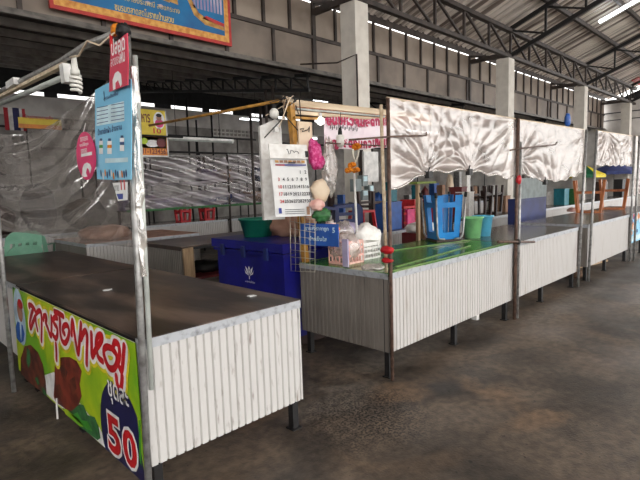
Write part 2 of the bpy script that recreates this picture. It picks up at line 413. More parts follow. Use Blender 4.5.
# long truss along the column heads
ZL, ZU, YT = 4.50, 5.10, 5.33
t = thing('roof_truss', 'long brown steel lattice truss resting on the heads of the concrete columns', 'truss', (COLX[0], YT, ZL))
mb = MB(); mb.box(-.5, 24.3, YT - .05, YT + .05, ZL - .04, ZL + .04); mb.build('bottom_chord', 'dark_steel', t)
mb = MB(); mb.box(-.5, 24.3, YT - .06, YT + .06, ZU - .04, ZU + .05); mb.build('top_chord', 'dark_steel', t)
for k in range(21):
    xx = .71 + 1.14 * k
    mb = MB(); mb.bar((xx, YT, ZL), (xx, YT, ZU), .05, .05, up=(0, 1, 0)); mb.build('upright', 'dark_steel', t)
    mb = MB(); mb.bar((xx, YT, ZU), (xx + 1.09, YT, ZL), .045, .045, up=(0, 1, 0)); mb.build('diagonal', 'dark_steel', t)

# rafter trusses up the high roof
for i, xr in enumerate([6.4, 12.1, 17.8, 23.5]):
    t = thing('rafter_truss', 'dark sloping rafter truss under the corrugated roof, rising from the %s concrete column' % ['nearest', 'second', 'third', 'farthest'][i], 'truss', (xr, 5.33, 4.5), 'rafter trusses under the corrugated roof')
    lo = lambda y: 4.52 + .38 * (5.33 - y); hi = lambda y: 5.15 + .375 * (5.33 - y)
    mb = MB(); mb.bar((xr, 5.4, lo(5.4)), (xr, -1, lo(-1)), .07, .09); mb.build('bottom_chord', 'wire', t)
    mb = MB(); mb.bar((xr, 5.4, hi(5.4)), (xr, -1, hi(-1)), .07, .09); mb.build('top_chord', 'wire', t)
    for k in range(7):
        y = 4.5 - .85 * k
        mb = MB(); mb.bar((xr, y, lo(y)), (xr, y, hi(y)), .045, .045); mb.build('upright', 'wire', t)
        mb = MB(); mb.bar((xr, y, lo(y) + .02), (xr, y + .85, hi(y + .85) - .02), .04, .04); mb.build('diagonal', 'wire', t)
for k in range(8):
    y = 4.5 - .85 * k; z = roof_z(y) - .06
    mb = MB(); mb.bar((-3, y, z), (24.6, y, z), .07, .11); mb.build('purlin', 'dark_steel', roof)

# low dark roof: purlins and rafter trusses
for k in range(8):
    y = 6.95 + .98 * k; z = low_z(y) - .05
    mb = MB(); mb.bar((-3.8, y, z), (24, y, z), .06, .09); mb.build('purlin', 'purlin_grey', low)
for i, xr in enumerate([.7, 6.4, 12.1, 17.8]):
    t = thing('low_rafter_truss', 'dark lattice rafter under the low roof, %s from the left' % ['first', 'second', 'third', 'fourth'][i], 'truss', (xr, 6.6, low_z(6.6) - .3), 'lattice rafters of the low roof')
    a = lambda y: low_z(y) - .33; b_ = lambda y: low_z(y) - .07
    mb = MB(); mb.bar((xr, 6.55, a(6.55)), (xr, 14.3, a(14.3)), .06, .06); mb.build('bottom_chord', 'wire', t)
    mb = MB(); mb.bar((xr, 6.55, b_(6.55)), (xr, 14.3, b_(14.3)), .06, .06); mb.build('top_chord', 'wire', t)
    for k in range(17):
        y = 6.6 + .45 * k
        mb = MB(); mb.bar((xr, y, a(y)), (xr, y, b_(y)), .03, .03); mb.build('upright', 'wire', t)
        mb = MB(); mb.bar((xr, y, a(y)), (xr, y + .45, b_(y + .45)), .025, .025); mb.build('diagonal', 'wire', t)

# walls around
mb = MB(); mb.box(-4, 24.4, 14.6, 14.7, 0, 3.2, 1); mb.box(-4, 24.4, 14.55, 14.7, 3.6, 4.14, 0); mb.box(-4, 24.4, 14.62, 14.7, 3.2, 3.6, 1); struct(mb, 'wall_back', ['wall_pale', 'wall_mid'])
mb = MB(); mb.box(-4, 24.4, 14.4, 14.5, 4.22, 4.9); random.seed(6)
xx = -3.5
while xx < 24: w_ = random.uniform(.1, .9); mb.box(xx, xx + w_, 14.42, 14.46, 4.1, 4.22); xx += w_ + random.uniform(.2, 1.6)
struct(mb, 'trim_3', 'wall_dark')
for k in range(3):
    mb = MB(); mb.box(-4, 24.4, 14.52, 14.56, 4.15 + .025 * k, 4.158 + .025 * k); struct(mb, 'trim_%d' % (4 + k), 'wall_dark')
mb = MB(); mb.box(-4.1, -4, -1, 14.7, 0, 2.7); mb.box(-4.1, -4, -1, 14.7, 3.4, 6.5)  # unseen wall; its open strip is shaped for highlights on the side sheet
for k in range(7): mb.box(-4.1, -4, -1 + 2.6 * k, -.9 + 2.6 * k, 2.7, 3.4)
struct(mb, 'wall_left', 'wall_dark')
mb = MB()
mb.box(24.2, 24.3, 4.6, 14.6, 0, 4.74, 0); mb.box(24.17, 24.2, 4.6, 14.6, 4.2, 4.24, 1); mb.box(24.17, 24.2, 4.6, 14.6, 3.9, 3.93, 1)
mb.prism([(24.25, 6.75, 4.74), (24.25, 4.3, 4.74), (24.25, 4.3, roof_z(4.3) - .34), (24.25, 5.9, roof_z(5.9) - .34), (24.25, 6.75, 4.80)], (.05, 0, 0), 1)
struct(mb, 'wall_right', ['wall_pale', 'wall_dark'])
mb = MB(); mb.prism([(23.4, 5.3, roof_z(5.3) - .02), (24.9, 5.3, roof_z(5.3) - .02), (24.9, 3.0, roof_z(3.0) - .02), (23.4, 3.0, roof_z(3.0) - .02)], (0, 0, -.015)); struct(mb, 'trim_7', 'fest_red')

# pierced blocks on the back wall
p0 = atY(213, 136, 14.58); p1 = atY(252, 126, 14.58)
mb = MB(); mb.box(p0.x, p1.x, 14.56, 14.62, p0.z, p0.z + .04)
for r in range(1, 4): mb.box(p0.x, p1.x, 14.561, 14.62, p0.z + (p1.z - p0.z) * r / 3 - .02, p0.z + (p1.z - p0.z) * r / 3 + .02)
for c in range(11): x = p0.x + (p1.x - p0.x) * c / 10; mb.box(x - .02, x + .02, 14.555, 14.62, p0.z, p1.z + .02)
tag(mb.build('vent_block_panel', 'wall_pale'), 'pierced pale block panel high on the back wall', 'vent')
for i, (px, py0, py1, y) in enumerate([(186, 98, 150, 11), (211, 112, 150, 10.5), (196, 120, 150, 12)]):
    a, b = atY(px, py0, y), atY(px, py1, y); mb = MB(); mb.tube([(a.x, y, 0), (a.x, y, a.z)], .025, 6)
    tag(mb.build('dark_pole', 'wire'), 'thin dark pole standing %s of the yellow food sign, far back' % ['just right', 'well right', 'second to the right'][i], 'pole')
for i, (x0, x1, y, z, lab) in enumerate([(2.5, 9.5, 12.2, 3.0, 'dark pipe rail running along above the far back stalls'), (3, 10, 10.6, 2.42, 'dark pipe rail running above the back row canopies'), (8, 20, 9.3, 2.6, 'dark pipe rail behind the right hand canopies')]):
    mb = MB(); mb.tube([(x0, y, z), (x1, y, z)], .025, 6)
    for k in range(5): xx = x0 + (x1 - x0) * (k + .5) / 5; mb.tube([(xx, y, z), (xx, y, 0)], .02, 6)
    tag(mb.build('pipe_rail', 'wire'), lab, 'rail')

# ceiling lamps: lit tubes
def tube_lamp(p, d, ln, label, mname='tube_lit', r=.018):
    p, d = V(p), V(d).normalized()
    t = thing('tube_lamp', label, 'lamp', p, 'fluorescent tube lamps')
    mb = MB(); mb.bar(p - d * ln / 2 + V((0, 0, .045)), p + d * ln / 2 + V((0, 0, .045)), .06, .05); mb.build('batten', 'white_plastic', t)
    mb = MB(); mb.tube([p - d * ln / 2, p + d * ln / 2], r, 8); mb.build('tube', mname, t)
    for sg in (-1, 1):
        mb = MB(); mb.obox(p + d * sg * (ln / 2 - .02) + V((0, 0, .012)), d * .015, d.cross(UZ) * .02, UZ * .03); mb.build('end_cap', 'white_plastic', t)
    if abs(d.z) < .01:
        for sg in (-1, 1):
            a = p + d * sg * ln * .3 + V((0, 0, .07)); mb = MB(); mb.tube([a, V((a.x, a.y, low_z(a.y) - .005))], .006, 6); mb.build('hanger', 'wire', t)
    return t
q = V((0, -1, SLOPE)).normalized()
yl = 3.45; c = V((14.87, yl, roof_z(yl) - .2))
tube_lamp(c, q, 1.5, 'lit fluorescent tube fixed along the slope of the corrugated roof, top right', r=.045)
for i, (px, py, y, lab) in enumerate([(250, 119.5, 10.5, 'lit fluorescent tube hanging under the low roof above the back stalls, left one'),
                                      (321, 101, 11, 'lit fluorescent tube hanging just above the cream wooden beam'),
                                      (341, 99.5, 11, 'lit fluorescent tube hanging just beside the nearest concrete column'),
                                      (308, 138.5, 9, 'lit fluorescent tube hanging behind the pink flower bag')]):
    tube_lamp(atY(px, py, y), (1, -.1, 0), .6, lab)
tube_lamp(atY(199, 141, 9.2), (1, 0, 0), 1.75, 'unlit long fluorescent batten above the plastic sheeting of the back stalls', 'unlit_tube')
for i, (px, ya) in enumerate([(268, 7.6), (275, 7.2), (262, 8.4), (252, 9)]):
    b0 = atY(px, 150, ya)
    mb = MB(); mb.tube([(b0.x, ya, 0), (b0.x, ya, 3.4)], .03, 8)
    tag(mb.build('dark_pole', 'dark_steel'), 'slim dark steel pole rising behind the blue ice chest, %s from the left' % ['third', 'fourth', 'second', 'first'][i], 'pole', 'dark poles behind the ice chest')

# festive banner high on the upper wall
Yb = 6.28
a = atY(50, 8, Yb); b = atY(232, 46, Yb); zb = (a.z + b.z) / 2; xa, xb = a.x, b.x; zt = zb + 1.1
mb = MB(); mb.box(xa, xb, Yb, Yb + .04, zb, zt, 0)
W = xb - xa
mb.box(xa + .045, xb - .045, Yb - .002, Yb, zb + .045, zt - .04, 1); mb.box(xa + .12, xb - .12, Yb - .004, Yb, zb + .13, zt - .1, 2)
def P(u, z): return V((xa + u * W, Yb - .006, zb + z))
boat = [P(.66, .70), P(.70, .72), P(.715, .5), P(.75, .32), P(.82, .22), P(.95, .20), P(.95, .25), P(.85, .29), P(.78, .37), P(.74, .52), P(.73, .72), P(.70, .8)]
mb.poly(boat, 3); mb.poly([P(.80, .30), P(.95, .255), P(.95, .30), P(.83, .35)], 0)
for u in (.10, .2, .3, .36, .44, .5, .57, .62):
    h = .15 + .1 * ((u * 37) % 1)
    mb.poly([P(u - .03, .42), P(u + .035, .40), P(u + .02, .42 + h), P(u + .005, .55 + h), P(u - .02, .42 + h)], 3)
for i in range(9):
    u = .75 + .022 * i; mb.poly([P(u, .42), P(u + .014, .42), P(u + .014, .6 + .2 * ((i * .37) % 1)), P(u, .6 + .2 * ((i * .37) % 1))], 5)
for i in range(7):
    u = .13 + .07 * i; mb.ell(P(u, .33) + V((0, -.001, 0)), UX, UZ, .035, .02, 5, 10)
mb.text('ชมรมตลาดสดโบราณบ้านสวน', P(.30, .14) + V((0, -.002, 0)), UX, UZ, w=W * .32, h=.10, m=4, bold=.012)
mb.text('สืบสานประเพณี ลอยกระทง', P(.33, .285) + V((0, -.002, 0)), UX, UZ, w=W * .33, h=.075, m=4)
tag(mb.build('festival_banner', ['fest_red', 'fest_gold', 'fest_blue', 'fest_boat', 'fest_text', 'lilac']), 'blue festival banner with red and gold border and golden boat on the upper wall', 'banner')

# ================================================================== FRONT LEFT STALL
def stall(name, label, x0, x1, y0, y1, z=.82, zb=.2, faces=('S', 'W'), top='grey_top', pan='white_panel', legs=(), group='market stalls', edge='edge_metal', wpan=None):
    t = thing(name, label, 'stall', ((x0 + x1) / 2, (y0 + y1) / 2, 0), group)
    mb = MB(); mb.box(x0 - .006, x1 + .006, y0 - .006, y1 + .006, z - .014, z); mb.build('counter_top', top, t)
    for f in faces:
        if f == 'S':
            mb = MB(); mb.box(x0, x1, y0 - .012, y0 - .007, z - .05, z - .004); mb.build('edge_trim', edge, t)
            mb = MB(); mb.corr((x0, y0 - .002, 0), UX, -UY, x1 - x0, zb, z - .03); mb.build('front_panel', pan, t)
        else:
            mb = MB(); mb.box(x0 - .012, x0 - .007, y0, y1, z - .05, z - .004); mb.build('edge_trim', edge, t)
            mb = MB(); mb.corr((x0 - .002, y1, 0), -UY, -UX, y1 - y0, zb, z - .03); mb.build('end_panel', wpan or pan, t)
    mb = MB()
    for y in (y0 + .03, y1 - .03): mb.box(x0 + .02, x1 - .02, y - .015, y + .015, z - .05, z - .015)
    for x in (x0 + .03, x1 - .03): mb.box(x - .015, x + .015, y0 + .02, y1 - .02, z - .05, z - .015)
    mb.build('frame', 'black_steel', t)
    for lx, ly in legs:
        mb = MB(); mb.box(lx - .022, lx + .022, ly - .022, ly + .022, 0, z - .02); mb.box(lx - .035, lx + .035, ly - .035, ly + .035, 0, .008)
        mb.build('leg', 'black_steel', t)
    return t
LX0, LX1, LY0 = .965, 1.962, 2.165
L1 = stall('market_stall', 'dark topped stall nearest the viewer with white ribbed end panel and yellow green food banner', LX0, LX1, LY0, 4.30, .82, .185, ('S',), 'dark_top', 'white_panel_dirty',
           [(LX1 - .05, LY0 + .04), (LX0 + .05, LY0 + .06), (LX0 + .05, 3.2), (LX0 + .05, 4.16), (LX1 - .05, 4.2)])
L2 = stall('market_stall', 'dark topped stall at left edge, continuing behind the one with the food banner', LX0, LX1, 4.33, 6.5, .82, .2, ('W',), 'dark_top', 'white_panel',
           [(LX0 + .05, 4.45), (LX0 + .05, 6.4), (LX1 - .05, 6.4)])
mb = MB(); mb.box(LX0 - .012, LX0 - .008, LY0, LY0 + .05, .185, .815); mb.build('corner_trim', 'edge_metal', L1)
mb = MB(); mb.tube([(LX0 - .035, LY0 - .022, 0), (LX0 + .022, LY0 - .022, 2.19)], .017, 10)
tag(mb.build('steel_post', 'galvanised'), 'galvanised steel post at the front corner of the stall with the food banner', 'post')
mb = MB(); mb.tube([(LX0 + .012, LY0 - .034, .58), (LX0 + .048, LY0 - .034, 2.1)], .012, 10)
tag(mb.build('conduit_pipe', 'unlit_tube'), 'thin pale pipe strapped beside the steel post of the food banner stall', 'pipe')
mb = MB(); mb.tube([atZ(14, 392, 0), V((.90, 4.36, 2.26))], .018, 10)
tag(mb.build('steel_post', 'galvanised'), 'grey steel post at the left edge beyond the food banner', 'post')
# crumpled plastic wound round the post
def wrapf(u, v):
    a = 2 * math.pi * u; z = 1.12 + .93 * v; r = .019 + .011 * noise.noise(V((math.cos(a) * 1.5, math.sin(a) * 1.5, z * 9))) + .004 * math.sin(z * 31 + 2 * a)
    return V((LX0 + .010 + .028 * v + math.cos(a) * r, LY0 - .030 + math.sin(a) * r, z))
mb = MB(); mb.grid(wrapf, 18, 70); tag(mb.build('plastic_wrap', 'film_wrap'), 'crumpled clear plastic wound around the upper part of the near steel post', 'plastic')

# printed food banner on the aisle side
Xb = LX0 - .016
def bz(px, py): return atX(px, py, Xb)
TL, TR, BL, BR = bz(12, 288), bz(131, 342.5), bz(18, 372), bz(141, 481)
y_l, y_r = 4.40, 2.205; z_t, z_b = .795, .085
U, Wv = V((0, -1, 0)), V((0, 0, 1)); O = V((Xb, y_l, z_b)); BW, BH = y_l - y_r, z_t - z_b
def B(px, py, off=.001): p = bz(px, py); p.x = Xb - off; return p
mb = MB()
def sheet(u, v):
    return V((Xb + .004 * math.sin(u * 9) * v, y_l - BW * u, z_b + BH * v - .012 * math.sin(math.pi * u) * (1 - v)))
mb.grid(lambda u, v: V((Xb + .0, y_l - BW * u, z_b + BH * v)), 20, 8, 0, False); mb.grid(lambda u, v: V((Xb + .004, y_l - BW * u, z_b + BH * v)), 1, 1, 1, False)
def bpoly(pts, m, off): mb.poly([B(a, b, off) for a, b in pts][::1], m)
# green left band, yellow field, white swoosh
mb.poly([V((Xb - .0008, y_l, z_t)), V((Xb - .0008, y_l - .05, z_t)), V((Xb - .0008, y_l - .02, z_b)), V((Xb - .0008, y_l, z_b))], 9)
bpoly([(12.5, 289), (17, 291.5), (20, 305), (24, 348), (27, 366), (23, 372), (19, 370)], 0, .001)
mb.ell(B(20, 317, .002), U, Wv, .155, .225, 5, 30)
mb.ell(B(20.2, 311, .003), U, Wv, .075, .085, 6, 20); mb.ell(B(20.5, 304, .0032), U, Wv, .07, .04, 4, 16); bpoly([(17, 338), (16, 327), (18, 321), (23, 325), (25, 334), (24, 341), (21, 343)], 7, .003)
bpoly([(20, 322), (22, 323), (22, 341), (21, 338)], 5, .0035)
bpoly([(45, 375), (54, 372), (66, 384), (76, 398), (88, 413), (100, 428), (109, 446), (108, 450), (98, 441), (80, 425), (65, 410), (52, 399), (45, 392)], 1, .0015)
bpoly([(21, 373), (21, 358), (25, 346), (31, 345), (38, 352), (43, 364), (46, 381), (47, 396), (38, 389), (28, 381)], 3, .002)
bpoly([(27, 347), (30, 350), (31, 362), (29, 368), (27, 360)], 8, .0025); bpoly([(35, 378), (38, 377), (40, 384), (38, 385)], 8, .0025); bpoly([(42, 386), (46, 391), (47, 396), (43, 393)], 8, .0025)
bpoly([(54, 396), (55, 380), (55, 366), (58, 358), (64, 357), (70, 357), (77, 361), (82, 371), (80, 384), (82, 396), (78, 408), (70, 412), (62, 406), (56, 402)], 2, .002)
bpoly([(60, 366), (64, 364), (68, 372), (66, 380), (62, 376)], 3, .0025); bpoly([(70, 380), (75, 376), (77, 388), (73, 396)], 3, .0025); bpoly([(56, 385), (60, 384), (64, 395), (60, 399)], 3, .0025)
bpoly([(63, 408), (72, 411), (80, 404), (84, 405), (88, 415), (95, 417), (99, 426), (101, 438), (98, 440), (86, 431), (74, 421), (65, 412)], 8, .0025)
bpoly([(64, 409), (67, 409), (80, 420), (84, 427), (80, 426), (66, 414)], 0, .003)
bpoly([(72, 415), (78, 412), (82, 420), (88, 421), (93, 431), (87, 429), (78, 421)], 9, .003)
cb = B(122, 440, .002); mb.poly([V((cb.x, max(y_r, cb.y - .275 * math.cos(k * math.pi / 18)), max(z_b, cb.z + .31 * math.sin(k * math.pi / 18)))) for k in range(36)], 10)
mb.poly([V((Xb - .0025, y_r + .05, z_t)), V((Xb - .0025, y_r, z_t)), V((Xb - .0025, y_r, .1)), V((Xb - .0025, y_r + .035, .3))], 0)
bpoly([(139, 420), (141, 420), (142, 466), (140, 460)], 9, .003)
# brush lettering: each stroke laid three times, as yellow halo, white halo and red paint
def z1(*pts): return [(24 + a / 7.5, 298 + b / 7.5) for a, b in pts]
def z2(*pts): return [(56 + a / 7.5, 306 + b / 7.5) for a, b in pts]
def z3(*pts): return [(88 + a / 7.06, 326 + b / 7.06) for a, b in pts]
STROKES = [z1((46, 66), (44, 54), (56, 52), (74, 66), (90, 92)), z1((74, 84), (58, 140), (50, 190), (56, 226), (74, 180), (92, 140), (96, 180), (108, 238)), z1((96, 118), (116, 98), (132, 100), (139, 150), (139, 230), (138, 318)),
           z1((152, 160), (156, 136), (172, 132), (176, 156), (170, 182), (188, 230), (208, 284), (214, 220), (213, 140)), z1((256, 148), (236, 146), (226, 168), (238, 196), (256, 224), (258, 272), (246, 302), (226, 278)), z1((247, 346), (250, 400), (251, 460)),
           z1((236, 100), (266, 112), (302, 136)), z2((32, 66), (38, 120), (38, 180), (50, 250), (76, 276), (98, 238), (106, 184), (92, 144), (68, 148), (58, 184), (72, 206)),
           z2((125, 212), (126, 150), (134, 112), (148, 220), (162, 300), (175, 354), (186, 250), (196, 130)), z2((196, 246), (214, 200), (232, 186), (242, 230), (240, 330), (238, 434)),
           z2((274, 204), (276, 290), (280, 376), (304, 330), (344, 270), (356, 230), (340, 214), (316, 236), (310, 300), (326, 380), (358, 412)),
           z3((168, 152), (138, 146), (120, 170), (128, 228), (158, 292), (194, 296), (214, 246), (206, 194), (176, 156)), z3((188, 136), (198, 112), (222, 128), (232, 180), (226, 240)), z3((264, 138), (258, 220), (246, 314), (222, 268)),
           z3((208, 352), (214, 400), (234, 450), (246, 410), (250, 352))]
def smooth(pts, n=5):
    out = []; P_ = [pts[0]] + pts + [pts[-1]]
    for i in range(1, len(P_) - 2):
        for k in range(n):
            t_ = k / n; o_ = []
            for c_ in (0, 1):
                a_, b_, d_, e_ = P_[i - 1][c_], P_[i][c_], P_[i + 1][c_], P_[i + 2][c_]
                o_.append(.5 * (2 * b_ + (d_ - a_) * t_ + (2 * a_ - 5 * b_ + 4 * d_ - e_) * t_ ** 2 + (3 * b_ - a_ - 3 * d_ + e_) * t_ ** 3))
            out.append(tuple(o_))
    return out + [pts[-1]]
for off, rad, m in ((.004, .066, 11), (.005, .044, 1), (.006, .0195, 4)):
    kk = 0
    for st_ in STROKES:
        w3 = [B(a_, b_, off) for a_, b_ in smooth(st_)]
        for i, c_ in enumerate(w3):
            kk += 1; c_ = c_ - V((kk * 1e-6, 0, 0))
            if m == 11 and c_.z > z_t - .05: c_.z = z_t - .05
            rr_ = min(rad, max(.012, z_t - c_.z - .004)) if m != 4 else rad
            mb.ell(c_, U, Wv, rr_, rr_, m, 12)
            if i + 1 < len(w3):
                d_ = w3[i + 1] - c_; d_.x = 0
                if d_.length > 1e-4:
                    n_ = V((0, -d_.z, d_.y)).normalized() * rr_
                    q_ = [c_ - n_, c_ + n_, c_ + d_ + n_, c_ + d_ - n_]
                    mb.poly([v_ - V((5e-7, 0, 0)) for v_ in q_], m)
a = bz(110.5, 407); b = bz(131, 416)
for off, m, bo in ((.0066, 10, .09), (.0069, 1, .012)):
    mb.text('ชุดละ', V((Xb, a.y, b.z + .0)), U, Wv, w=a.y - b.y, h=.125, m=m, off=off, bold=bo)
for g, xa_, ya_, xb_, yb_ in (('5', 109, 417, 121, 453), ('0', 124.5, 431, 137.5, 466)):
    l, r = bz(xa_, (ya_ + yb_) / 2), bz(xb_, (ya_ + yb_) / 2); t_, d_ = bz((xa_ + xb_) / 2, ya_), bz((xa_ + xb_) / 2, yb_)
    w, h = l.y - r.y, t_.z - d_.z
    mb.text(g, V((Xb, l.y + .016, d_.z - .018)), U, Wv, w=w + .032, h=h + .036, m=1, off=.0045, bold=.075)
    mb.text(g, V((Xb, l.y, d_.z)), U, Wv, w=w, h=h, m=4, off=.006, bold=.03)
tag(mb.build('food_banner', ['sign_lime', 'sign_white', 'meat', 'meat_dark', 'sign_red', 'portrait_sky', 'skin', 'shirt_blue', 'leaf_green', 'sign_green', 'badge_navy', 'letter_yellow']),
    'yellow green printed food banner with red lettering, roast meat pictures and a navy 50 badge', 'banner')
p = B(57.5, 398, .006)
mb = MB(); mb.tube([p, p + V((-.004, -.005, -.05)), p + V((-.002, .01, -.10)), p + V((-.006, .0, -.15))], .006, 6); tag(mb.build('tie_string', 'white_plastic'), 'white tie string dangling from the lower edge of the food banner', 'string')

# overhead conduit, tube, spiral bulb on the aisle side
XL = LX0 + .01
mb = MB(); mb.tube([V((XL, LY0 - .03, 2.20)), V((XL, 2.57, 2.235)), V((XL, 2.95, 2.232)), V((XL, 4.3, 2.28)), V((XL - .03, 5.2, 2.31))], .017, 10)
tag(mb.build('overhead_pipe', 'galvanised'), 'grey overhead pipe running left from the top of the near steel post', 'pipe')
mb = MB(); w0 = [V((XL - .02, 2.18, 2.20)), V((XL - .024, 2.35, 2.18)), V((XL - .02, 2.5, 2.235)), V((XL - .022, 2.62, 2.19)), V((XL - .02, 2.75, 2.21))]
mb.tube(w0, .005, 6); tag(mb.build('electric_wire', 'cream'), 'pale electric wire looped along the overhead pipe', 'wire')
t = thing('tube_fixture', 'unlit fluorescent tube below the overhead pipe at upper left', 'lamp', (XL, 3.6, 2.16))
mb = MB(); mb.tube([(XL, 2.92, 2.143), (XL, 4.35, 2.195)], .016, 10); mb.build('tube', 'unlit_tube', t)
mb = MB(); mb.obox((XL, 2.89, 2.155), (.02, 0, 0), (0, .03, 0), (0, .006, .05)); mb.build('end_socket', 'white_plastic', t)
mb = MB(); mb.bar((XL, 2.9, 2.205), (XL, 4.35, 2.245), .03, .02); mb.build('batten', 'cream_wood', t)
mb = MB(); mb.obox((XL - .02, 3.85, 2.262), (.02, 0, 0), (0, .1, 0), (0, 0, .022)); mb.build('ballast', 'white_plastic', t)
t = thing('spiral_bulb', 'white spiral energy saving bulb hanging from the overhead pipe', 'bulb', (XL, 2.74, 2.03))
mb = MB(); mb.lathe([(0, 2.215), (.013, 2.215), (.016, 2.16), (.022, 2.15), (.024, 2.125), (.0, 2.125)], (XL, 2.752, 0), 14); mb.build('lamp_cap', 'bulb_white', t)
mb = MB(); pts = [V((XL + .024 * math.cos(k * .5) * (1 if k < 44 else .8), 2.752 + .026 * math.sin(k * .5), 2.122 - .0017 * k)) for k in range(52)]
mb.tube(pts, .0085, 7); mb.build('spiral_tube', 'bulb_white', t)
# rags knotted at the post head
mb = MB(); mb.blob((XL, LY0 - .02, 2.2), (.028, .04, .03), 0, .5, 4, 3); mb.blob((XL - .01, LY0 + .03, 2.215), (.02, .03, .025), 1, .5, 5, 8)
mb.tube([(XL - .02, LY0 + .06, 2.2), (XL - .024, LY0 + .055, 2.15), (XL - .022, LY0 + .05, 2.10)], .008, 6, 2)
tag(mb.build('knotted_cord', ['wire', 'orange_flower', 'red']), 'dark and orange knotted cord at the head of the near steel post', 'cord')

# big plastic side sheet
top = [(2.14, 2.05), (2.31, 2.04), (2.5, 1.995), (2.75, 1.955), (3.02, 1.945), (3.4, 1.925), (3.85, 1.925), (4.4, 1.975), (5.2, 2.06)]
bot = [(2.14, 1.245), (2.81, 1.234), (3.22, 1.238), (3.85, 1.243), (4.6, 1.225), (5.2, 1.22)]
def side(u, v):
    y = 2.15 + 3.05 * u; zt_, zb_ = lerp(top, y), lerp(bot, y); z = zt_ + (zb_ - zt_) * v
    s = (y - 4.0); hang = z - .10 * s * s - .22 * max(0, 2.75 - y)
    ph = hang * 19 + 1.6 * noise.noise(V((y * .8, z * 1.3, 3)))
    d = (.030 * (1 - 2 * abs(math.sin(ph * .5)) ** .6) + .012 * math.sin(ph * 2.3 + 1)) * min(1, u * 4) * (.35 + .65 * math.exp(-abs(s) * .5))
    d += .05 * noise.noise(V((y * 1.1 + z, z * 1.8 - y * .5, 9))) * min(1, u * 6) + .004 * noise.noise(V((y * 7, z * 11, 2)))
    return V((LX0 + .02 + d, y, z))
mb = MB(); mb.grid(side, 120, 90); tag(mb.build('side_sheet', 'film_side'), 'sagging grey clear plastic sheet hung above the food banner stall', 'plastic sheet')

# notices fixed on the sheet
def quad_c(px, x=LX0 - .012): return [atX(a, b, x) for a, b in px]
mb = MB()
XP = LX0 - .03
def Pp(px, py, off=0): p = atX(px, py, XP - off); return p
c4 = [Pp(94, 89), Pp(131, 80), Pp(131, 180), Pp(97, 179)]
mb.prism([Pp(95, 90), Pp(108, 83), Pp(131, 79), Pp(131.5, 130), Pp(131, 179.5), Pp(114, 180), Pp(97, 179), Pp(95, 135)], (.003, 0, 0), 0)
mb.poly([Pp(96.5, 108, .001), Pp(124, 101, .001), Pp(124.5, 121, .001), Pp(96.5, 126, .001)], 1)
for r in range(5):
    for k0, k1 in ((97, 108), (111, 124)):
        y0 = 107.5 + r * 3.9 - (k0 - 97) * .2; mb.poly([Pp(k0, y0, .002), Pp(k1, y0 - 2.2, .002), Pp(k1, y0 - 1.5, .002), Pp(k0, y0 + .7, .002)], 2)
mb.text('น้ำยาซักผ้า ล้างจาน', Pp(98, 135.5, .002), U, Wv, w=.27, h=.03, m=2, bold=.02); mb.text('สูตรเข้มข้น', Pp(104, 106, .002) + V((0, 0, .02)), U, Wv, w=.16, h=.022, m=2, bold=.02)
mb.text('!', Pp(104, 100, .002), U, Wv, h=.04, m=2, bold=.05)
for cx_, cy_, w, cap in ((101, 147, 1.8, 4), (109.5, 147, 2.2, 5), (122, 144, 2.2, 2)):
    mb.poly([Pp(cx_ - w, cy_ - 6, .002), Pp(cx_ + w, cy_ - 6.4, .002), Pp(cx_ + w, cy_ + 7, .002), Pp(cx_ - w, cy_ + 7, .002)], 3)
    mb.poly([Pp(cx_ - w * .6, cy_ - 8.5, .002), Pp(cx_ + w * .6, cy_ - 8.6, .002), Pp(cx_ + w * .7, cy_ - 6, .002), Pp(cx_ - w * .7, cy_ - 6, .002)], 2)
    mb.poly([Pp(cx_ - w, cy_ - 2, .003), Pp(cx_ + w, cy_ - 2.2, .003), Pp(cx_ + w, cy_ + 1, .003), Pp(cx_ - w, cy_ + 1, .003)], cap)
mb.poly([Pp(105, 158.5, .002), Pp(128, 157.5, .002), Pp(128, 162, .002), Pp(105, 163, .002)], 1)
random.seed(8)
for k in range(13):
    x_ = 101 + k * 2.1; mb.ell(Pp(x_, 174 + random.uniform(-1.5, 2), .002), U, Wv, .008, .018, (2, 3, 5, 2)[k % 4], 8)
tag(mb.build('blue_poster', ['poster_blue', 'poster_pale', 'poster_dark', 'sign_white', 'sign_green', 'orange_flower']), 'tall light blue printed poster of bottles tied to the near steel post', 'poster')
mb = MB(); XP = LX0 - .05
mb.prism([Pp(111, 46), Pp(127, 33), Pp(128, 60), Pp(127.5, 85), Pp(109, 92), Pp(109.5, 70)], (.004, 0, 0), 0)
mb.text('ปลอด', Pp(111.5, 56.5, .001), U, V((0, -.1, 1)), w=.135, h=.065, m=1, bold=.025); mb.text('โฟม', Pp(119, 64, .001), U, Wv, w=.06, h=.055, m=1, bold=.02)
mb.text('ลดขยะ', Pp(111, 67, .001), U, V((0, 0, 1)), w=.09, h=.03, m=1)
mb.poly([Pp(113, 90, .001), Pp(112.5, 80, .001), Pp(115, 73, .001), Pp(118, 71, .001), Pp(121, 74, .001), Pp(122, 84, .001), Pp(120.5, 87, .001), Pp(118, 80, .001), Pp(115.5, 83, .001), Pp(115.5, 89, .001)], 1)
tag(mb.build('red_card', ['card_red', 'sign_white']), 'red card notice with white lettering at the top of the near steel post', 'notice')
mb = MB(); XP = LX0 - .045; c = Pp(85.5, 156)
pts = [c + U * (.125 * math.cos(a)) + Wv * (.118 * math.sin(a)) for a in [2 * math.pi * k / 30 for k in range(30)]]
mb.prism(pts, (.003, 0, 0), 0)
for py, w in ((141, .10), (147, .12), (153, .08)): mb.text('งดใช้ถุง' if py == 147 else 'ตลาดสด', Pp(84, py, .001), U, Wv, w=w, h=.022, m=1, bold=.02, center=True)
